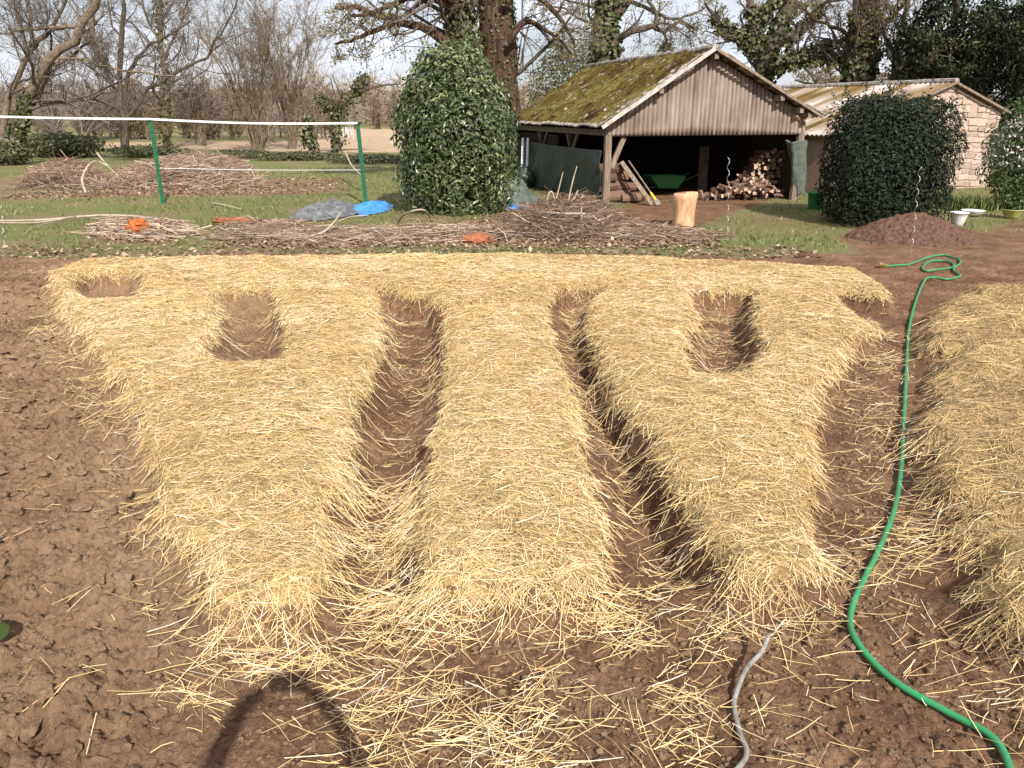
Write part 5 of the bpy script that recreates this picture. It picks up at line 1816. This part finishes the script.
# two old oaks behind the laurel
Y = 27
tree("oak_tree", "old ivy clad oak trunk rising behind the laurel, its limb reaching far left",
     [(up_ext(PL([(452, 160), (453, 100), (452, 60), (456, 30), (460, 0)], Y), (0.1, 0, 1.5), (0.2, 0, 1.5)), 0.50, 0.36),
      (PL([(448, 44), (430, 32), (410, 24), (392, 17), (372, 14), (355, 6), (335, 8)], Y - 0.6), 0.15, 0.05),
      (PL([(455, 10), (440, 0), (420, -6), (398, 2), (380, 10), (350, 16)], Y - 0.8), 0.16, 0.04),
      (PL([(405, 22), (388, 25), (370, 32), (352, 41), (335, 44)], Y - 0.9), 0.11, 0.03),
      (PL([(455, 0), (435, -25), (400, -45), (360, -60)], Y - 1), 0.18, 0.04)],
     'bark_red', 'twig', 930, levels=((9, (0.3, 0.6)), (6, (0.35, 0.65)), (5, (0.3, 0.6))), buds=2600, ivy=2600, ivy_limbs=1, ivy_thick=0.22, up=0.05)
tree("oak_tree", "thickest rough red brown oak trunk, just behind and right of the laurel",
     [(up_ext(PL([(503, 165), (501, 110), (502, 70), (499, 40), (496, 10), (495, -10)], Y + 1), (0, 0, 1.6), (0, 0.4, 1.4)), 0.62, 0.55),
      (PL([(510, 40), (525, 22), (540, 27), (560, 40), (572, 55)], Y), 0.10, 0.03),
      (PL([(495, 45), (478, 42), (468, 47)], Y + 0.8), 0.16, 0.08),
      (PL([(505, -5), (525, -10), (550, 6), (568, 30), (575, 48)], Y), 0.14, 0.03),
      (PL([(500, -20), (540, -45), (575, -30), (600, 0)], Y + 1), 0.2, 0.04)],
     'bark_red', 'twig', 932, levels=((9, (0.3, 0.6)), (6, (0.35, 0.65)), (5, (0.3, 0.6))), buds=2600, ivy=1500, ivy_limbs=1, ivy_thick=0.10, ivy_size=0.11, up=0.0)
Y = 37
tree("ivy_tree", "ivy wrapped trunk behind the barn roof with a limb arching right",
     [(up_ext(PL([(600, 110), (602, 70), (605, 40), (606, 15), (607, -8)], Y), (0, 0, 2.4)), 0.50, 0.36),
      (PL([(612, 45), (625, 34), (640, 28), (655, 27), (664, 31), (680, 22), (698, 30)], Y - 0.5), 0.17, 0.05),
      (PL([(613, 18), (622, 8), (632, -6), (640, -30)], Y), 0.26, 0.12),
      (PL([(655, 27), (656, 14), (648, 0), (640, -12)], Y - 0.5), 0.10, 0.04),
      (PL([(664, 30), (667, 42), (667, 50)], Y - 0.5), 0.07, 0.03),
      (PL([(632, 2), (650, 10), (670, 18), (690, 16), (705, 8)], Y), 0.09, 0.03)],
     'bark', 'twig', 940, levels=((9, (0.3, 0.6)), (7, (0.3, 0.65)), (5, (0.3, 0.6))), buds=2600, ivy=3400, ivy_limbs=1, ivy_thick=0.26, ivy_size=0.2, up=0.1)
Y = 36
tree("ivy_tree", "many limbed ivy covered oak spreading above the barn gable",
     [(up_ext(PL([(760, 120), (764, 80), (772, 50), (780, 25), (790, 0)], Y), (0.5, 0, 1.8)), 0.48, 0.24),
      (PL([(768, 70), (757, 45), (752, 20), (748, -10)], Y), 0.28, 0.12),
      (PL([(766, 68), (790, 60), (812, 52), (830, 44), (850, 38)], Y - 0.5), 0.22, 0.08),
      (PL([(775, 62), (800, 58), (825, 60), (850, 57), (862, 55)], Y - 0.8), 0.20, 0.07),
      (PL([(754, 50), (740, 36), (728, 30), (715, 18), (705, 2)], Y), 0.16, 0.05),
      (PL([(785, 45), (800, 30), (815, 15), (832, -5)], Y + 0.5), 0.14, 0.05),
      (PL([(755, 40), (762, 15), (775, 0), (782, -20)], Y), 0.2, 0.08)],
     'bark', 'twig', 950, levels=((10, (0.25, 0.55)), (7, (0.3, 0.65)), (5, (0.3, 0.6))), buds=3200, ivy=3600, ivy_limbs=7, ivy_thick=0.26, ivy_size=0.2, up=0.15, ivy_len=0.8)
Y = 34
tree("ivy_tree", "stout upright brown trunk with ivy at its foot, behind the outhouse roof",
     [(up_ext(PL([(855, 120), (857, 85), (862, 60), (864, 30), (865, 0)], Y), (0, 0, 2.2)), 0.58, 0.46),
      (PL([(858, 40), (840, 30), (815, 20), (800, 5)], Y), 0.10, 0.04),
      (PL([(868, 30), (885, 22), (900, 8), (912, -10)], Y), 0.14, 0.05),
      (PL([(850, 90), (835, 82), (815, 84), (795, 80)], Y - 0.5), 0.08, 0.03)],
     'bark_red', 'twig', 960, levels=((10, (0.3, 0.6)), (7, (0.3, 0.65)), (5, (0.3, 0.6))), buds=2200, ivy=2600, ivy_limbs=1, ivy_thick=0.24, ivy_size=0.2, ivy_len=0.75)


def evergreen(name, c, size, n, leaf, label, seed, tm=0.45):
    rng = np.random.default_rng(seed)
    root = empty(name, c, label, "tree")
    mb = MB()
    mb.tube([c + np.array([0, 0, -0.2]), c + np.array([0.1, 0, size[2] * 0.5]), c + np.array([0, 0.1, size[2] * 0.92])], [0.32, 0.2, 0.04], 8)
    mb.build('trunk', M['bark'], root, True)
    # sprays of leaves round branch ends spread through the crown
    m = 150
    d = sphere_dirs(m, rng)
    ctr = d * (rng.random(m) ** 0.45)[:, None] * np.array(size) / 2 * 0.92 + c + np.array([0, 0, size[2] * 0.54])
    i = rng.integers(0, m, n)
    rad = rng.uniform(0.35, 0.75, m)[i]
    e = sphere_dirs(n, rng)
    P0 = ctr[i] + e * (rad * rng.random(n) ** 0.4)[:, None] * np.array([1.1, 1.1, 0.75])
    P0[:, 2] = np.maximum(P0[:, 2], 0.05)
    V, F = leaf_quads(P0, rng.uniform(0.7, 1.3, n) * leaf, rng, 0.5, 0.5, e, 0.7)
    t = np.clip(rng.normal(tm, 0.14, n) + rng.normal(0, 0.16, m)[i], 0, 1)
    mesh_np('crown', V, F, M['conifer'], root, {'tint': np.tile(t, 2)})
    tp = c + np.array([0, 0, size[2] * 0.45])
    V, F = tubes(np.stack([np.tile(tp, (m, 1)), (tp + ctr) / 2 + rng.normal(0, 0.1, (m, 3)), ctr], 1), np.tile([0.05, 0.03, 0.012], (m, 1)), 4)
    mesh_np('branches', V, F, M['bark'], root)
    return root


def at(px, Y):
    d = ray(px, 113); return np.array([d[0] / d[1] * Y, Y, 0.0])


evergreen("holly_tree", at(938, 31), (4.2, 4.0, 7.4), 15000, 0.17, "dark holly tree directly behind the outhouse gable peak", 970, 0.46)
evergreen("holly_tree", at(1012, 33), (5.0, 4.5, 8.2), 15000, 0.17, "darkest tall evergreen filling the top right corner", 971, 0.34)
evergreen("holly_tree", at(1075, 27), (4.0, 4.0, 7.0), 9000, 0.17, "evergreen mostly outside the frame behind the flowering shrub", 972, 0.40)
evergreen("holly_tree", at(903, 38), (2.6, 2.6, 6.0), 4500, 0.16, "slighter ragged evergreen between the stout trunk and the holly", 973, 0.62)
tree("bare_tree", "tangled brown twiggy tree in front of the evergreens, right of the stout trunk",
     [(up_ext(PL([(892, 110), (894, 80), (898, 50), (904, 20), (910, -10)], 33), (0.2, 0, 2)), 0.16, 0.06),
      (PL([(896, 70), (912, 60), (930, 58), (955, 66), (975, 74)], 31), 0.08, 0.02),
      (PL([(898, 55), (884, 35), (875, 15), (870, -10)], 33), 0.08, 0.02)],
     'bark', 'twig_olive', 976, levels=((12, (0.25, 0.6)), (8, (0.3, 0.65)), (5, (0.3, 0.6))), buds=2500, up=0.1)
bush("evergreen_shrub", at(575, 60), (6.5, 5, 7.2), 6000, 0.3, 'ivy', "rounded evergreen showing just above the back of the barn roof", "shrub", 978, power=2.2, shell=0.5, bumpy=0.3)

# undergrowth below the trees
for (px, py, sx, sz, n, lab, sd) in ((60, 157, 4.8, 1.25, 5200, "broad dark bramble mound under the leaning tree", 981), (150, 157, 4.0, 0.6, 2200, "low dark bramble patch behind the brush heap", 982),
                                     (235, 158, 3.4, 0.4, 1500, "low ivy patch at the foot of the tall hazel", 983), (300, 160, 4.4, 0.4, 2000, "ivy undergrowth beneath the ivy hung stump", 984),
                                     (372, 163, 3.8, 0.4, 2000, "weedy undergrowth between the further post and the laurel", 985), (5, 165, 2.5, 1.0, 1600, "small bramble clump at the foot of the leaning tree", 986)):
    bush("bramble", P(px, py), (sx, 2.6, sz), n, 0.17, 'ivy', lab, "undergrowth", sd, power=2.0, shell=0.6, bumpy=0.35, spread=1.2)


# ------------------------------------------------------------------ far woods and hills
def far_wood(name, Y0, Y1, X0, X1, n, h, label, seed, mat='twig_far_hazed', r=0.05, per=70):
    rng = np.random.default_rng(seed)
    x = rng.uniform(X0, X1, n); y = rng.uniform(Y0, Y1, n)
    hh = h * rng.uniform(0.65, 1.15, n) * (1 + 0.25 * fbm(x, y, 0.03, 3, seed))
    b = np.stack([x, y, np.zeros(n)], 1)
    V0, F0 = tubes(np.stack([b, b + np.stack([rng.normal(0, .2, n), 0 * x, hh * 0.45], 1), b + np.stack([rng.normal(0, .5, n), 0 * x, hh * 0.85], 1)], 1), np.tile([r * 2.6, r * 1.8, r * 0.7], (n, 1)), 4)
    i = np.repeat(np.arange(n), per); m = len(i)
    f = rng.uniform(0.02, 0.85, m)
    p0 = b[i] + np.stack([0 * f, 0 * f, hh[i] * f], 1)
    a = rng.uniform(0, 6.28, m)
    L = hh[i] * rng.uniform(0.15, 0.42, m) * (1.15 - 0.6 * f)
    el = rng.uniform(0.2, 1.25, m)
    d = np.stack([np.cos(a) * np.cos(el), np.sin(a) * np.cos(el), np.sin(el)], 1) * L[:, None]
    p1 = p0 + d * 0.55 + rng.normal(0, 0.1, (m, 3)) * L[:, None]
    p2 = p0 + d + rng.normal(0, 0.18, (m, 3)) * L[:, None]
    V1, F1 = tubes(np.stack([p0, p1, p2], 1), np.tile([r * 0.9, r * 0.7, r * 0.35], (m, 1)), 3)
    o = mesh_np(name, np.concatenate([V0, V1]), np.concatenate([F0, F1 + len(V0)]), M[mat])
    tag(o, label, "woodland", kind='stuff')


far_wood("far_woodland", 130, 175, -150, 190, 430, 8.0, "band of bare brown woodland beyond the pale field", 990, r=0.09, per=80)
far_wood("hedgerow", 68, 78, -70, -16, 120, 4.5, "bare olive hedgerow across the meadow at left", 991, 'twig_olive', 0.035, 70)
far_wood("hedgerow", 112, 118, -60, 40, 150, 4.4, "bare hedge along the far side of the pale field", 992, 'twig_olive', 0.05, 60)
far_wood("thicket", 56, 72, -62, -14, 20, 12.5, "thicket of slender bare trees behind the leaning tree", 993, 'twig_grey_hazed', 0.020, 190)


def hills():
    n = 160
    xs = np.linspace(-700, 700, n)
    V, F = [], []
    rows = [(230, 0.0), (300, 0.55), (380, 1.0), (480, 0.6), (650, -0.2)]
    for yy, f in rows:
        hgt = 11 + 3.5 * fbm(xs, xs * 0 + yy * 0.2, 0.006, 4, 77) + 0.9 * fbm(xs, xs * 0 + yy, 0.09, 3, 79)
        hgt = hgt * (1 + 0.12 * np.clip(-xs / 300, -1, 1))
        V.append(np.stack([xs, np.full(n, yy), hgt * f - 0.3], 1))
    V = np.concatenate(V)
    for j in range(len(rows) - 1):
        for i in range(n - 1):
            F.append([j * n + i, j * n + i + 1, (j + 1) * n + i + 1, (j + 1) * n + i])
    tag(mesh_np("hills", V, np.array(F), M['hill'], None, None, True), "low wooded hills on the horizon", "hills", kind='structure')


hills()


# ------------------------------------------------------------------ the photographer, whose raised arms throw the arched shadow
def skin(name, verts, edges, mat, parent=None, sub=2):
    me = bpy.data.meshes.new(name)
    me.from_pydata([v[:3] for v in verts], edges, [])
    o = bpy.data.objects.new(name, me)
    COL.objects.link(o)
    me.materials.append(mat)
    sk = o.modifiers.new("skin", 'SKIN')
    for k, v in enumerate(verts):
        d = me.skin_vertices[0].data[k]
        d.radius = (v[3], v[4] if len(v) > 4 else v[3])
        d.use_root = (k == 0)
    sk.use_smooth_shade = True
    o.modifiers.new("smooth", 'SUBSURF').levels = sub
    o.modifiers["smooth"].render_levels = sub
    return o


def mat_person():
    m, n, l, b = new_mat("skin_and_clothes", 0.8, 0.2)
    tc = n.new("ShaderNodeTexCoord"); s = n.new("ShaderNodeSeparateXYZ")
    l.new(tc.outputs['Object'], s.inputs[0])
    mr = n.new("ShaderNodeMapRange"); mr.inputs[1].default_value = 0; mr.inputs[2].default_value = 2.4
    l.new(s.outputs[2], mr.inputs[0])
    r = ramp(n, [(0, (0.05, 0.035, 0.025)), (0.05, (0.05, 0.07, 0.14)), (0.40, (0.30, 0.29, 0.26)), (0.66, (0.55, 0.36, 0.27))])
    r.color_ramp.interpolation = 'CONSTANT'
    l.new(mr.outputs[0], r.inputs[0]); l.new(r.outputs[0], b.inputs['Base Color'])
    return m


px_, py_ = 0.03, -0.40
vs = [(0, 0, 0.92, 0.15, 0.11), (0, 0, 1.15, 0.135, 0.095), (0, 0.0, 1.36, 0.16, 0.10), (0, 0.01, 1.44, 0.07), (0, 0.02, 1.50, 0.058), (0, 0.03, 1.58, 0.085, 0.10), (0, 0.03, 1.66, 0.075, 0.09)]
ed = [(0, 1), (1, 2), (2, 3), (3, 4), (4, 5), (5, 6)]
for s in (-1, 1):
    k = len(vs)
    vs += [(s * 0.10, 0, 0.82, 0.095), (s * 0.115, 0.01, 0.47, 0.065), (s * 0.12, -0.02, 0.10, 0.045), (s * 0.13, 0.10, 0.035, 0.045, 0.035)]
    ed += [(0, k), (k, k + 1), (k + 1, k + 2), (k + 2, k + 3)]
    k = len(vs)
    vs += [(s * 0.19, 0.02, 1.45, 0.065), (s * 0.29, 0.14, 1.76, 0.052), (s * 0.25, 0.22, 1.98, 0.040), (s * 0.17, 0.29, 2.13, 0.034), (s * 0.085, 0.31, 2.19, 0.036, 0.028)]
    ed += [(2, k), (k, k + 1), (k + 1, k + 2), (k + 2, k + 3), (k + 3, k + 4)]
person = skin("person", vs, ed, mat_person())
person.location = (px_, py_, 0.0)
tag(person, "person behind the lens with both arms raised, casting the arched shadow at bottom left", "person")
hair = mesh_np("hair", *(lambda VF: (VF[0] * np.array([0.098, 0.112, 0.10]) + np.array([px_, py_ + 0.015, 1.665]), VF[1]))(lump_mesh(5, 3, 0.1)), M['wood_dark'], person, None, True)
o = MB().box((px_, py_ + 0.345, 2.2), (0.165, 0.010, 0.08), np.array([[1, 0, 0], [0, CP, SP], [0, -SP, CP]])).build("phone", M['rubber'])
tag(o, "black phone held sideways between the raised hands of the person", "phone")

# leafy shoot at the left edge, one leaf reaching into view
rt = Q(-34, 640, 2.78)
shoot = empty("leafy_shoot", (rt[0], rt[1], 0), "deep green leaf tip poking in at the left edge low in the frame", "plant")
MB().tube(smooth_path([(rt[0] - 0.10, rt[1], -0.02), (rt[0] - 0.06, rt[1], rt[2] * 0.5), (rt[0], rt[1], rt[2])], 10), np.linspace(0.007, 0.004, 10), 6).build('stem', M['shrub'], shoot)
tipp = Q(8, 626, 2.80)
for k, (b, t, w) in enumerate(((rt, tipp, 0.10), (rt - np.array([0.03, 0, 0.1]), rt + np.array([-0.2, 0.03, -0.02]), 0.05), (rt - np.array([0.05, 0, 0.15]), rt + np.array([-0.16, -0.1, -0.06]), 0.05))):
    f = np.linspace(0, 1, 9)
    ax = t - b
    wd = np.sin(np.pi * np.clip(f, 0.02, 0.985)) ** 0.6 * w
    cn = b + ax * f[:, None] + np.array([0, 0, 1]) * (0.02 * np.sin(np.pi * f))[:, None]
    up_ = np.array([0.0, -0.35, 0.94])
    V = np.concatenate([cn - up_ * wd[:, None], cn + np.array([0, 0.006, 0]), cn + up_ * wd[:, None]])
    F = [[r_ * 9 + i, r_ * 9 + i + 1, (r_ + 1) * 9 + i + 1, (r_ + 1) * 9 + i] for r_ in range(2) for i in range(8)]
    mesh_np('leaf', V, np.array(F), M['shrub'], shoot, {'tint': np.full(16, 0.55)}, True)
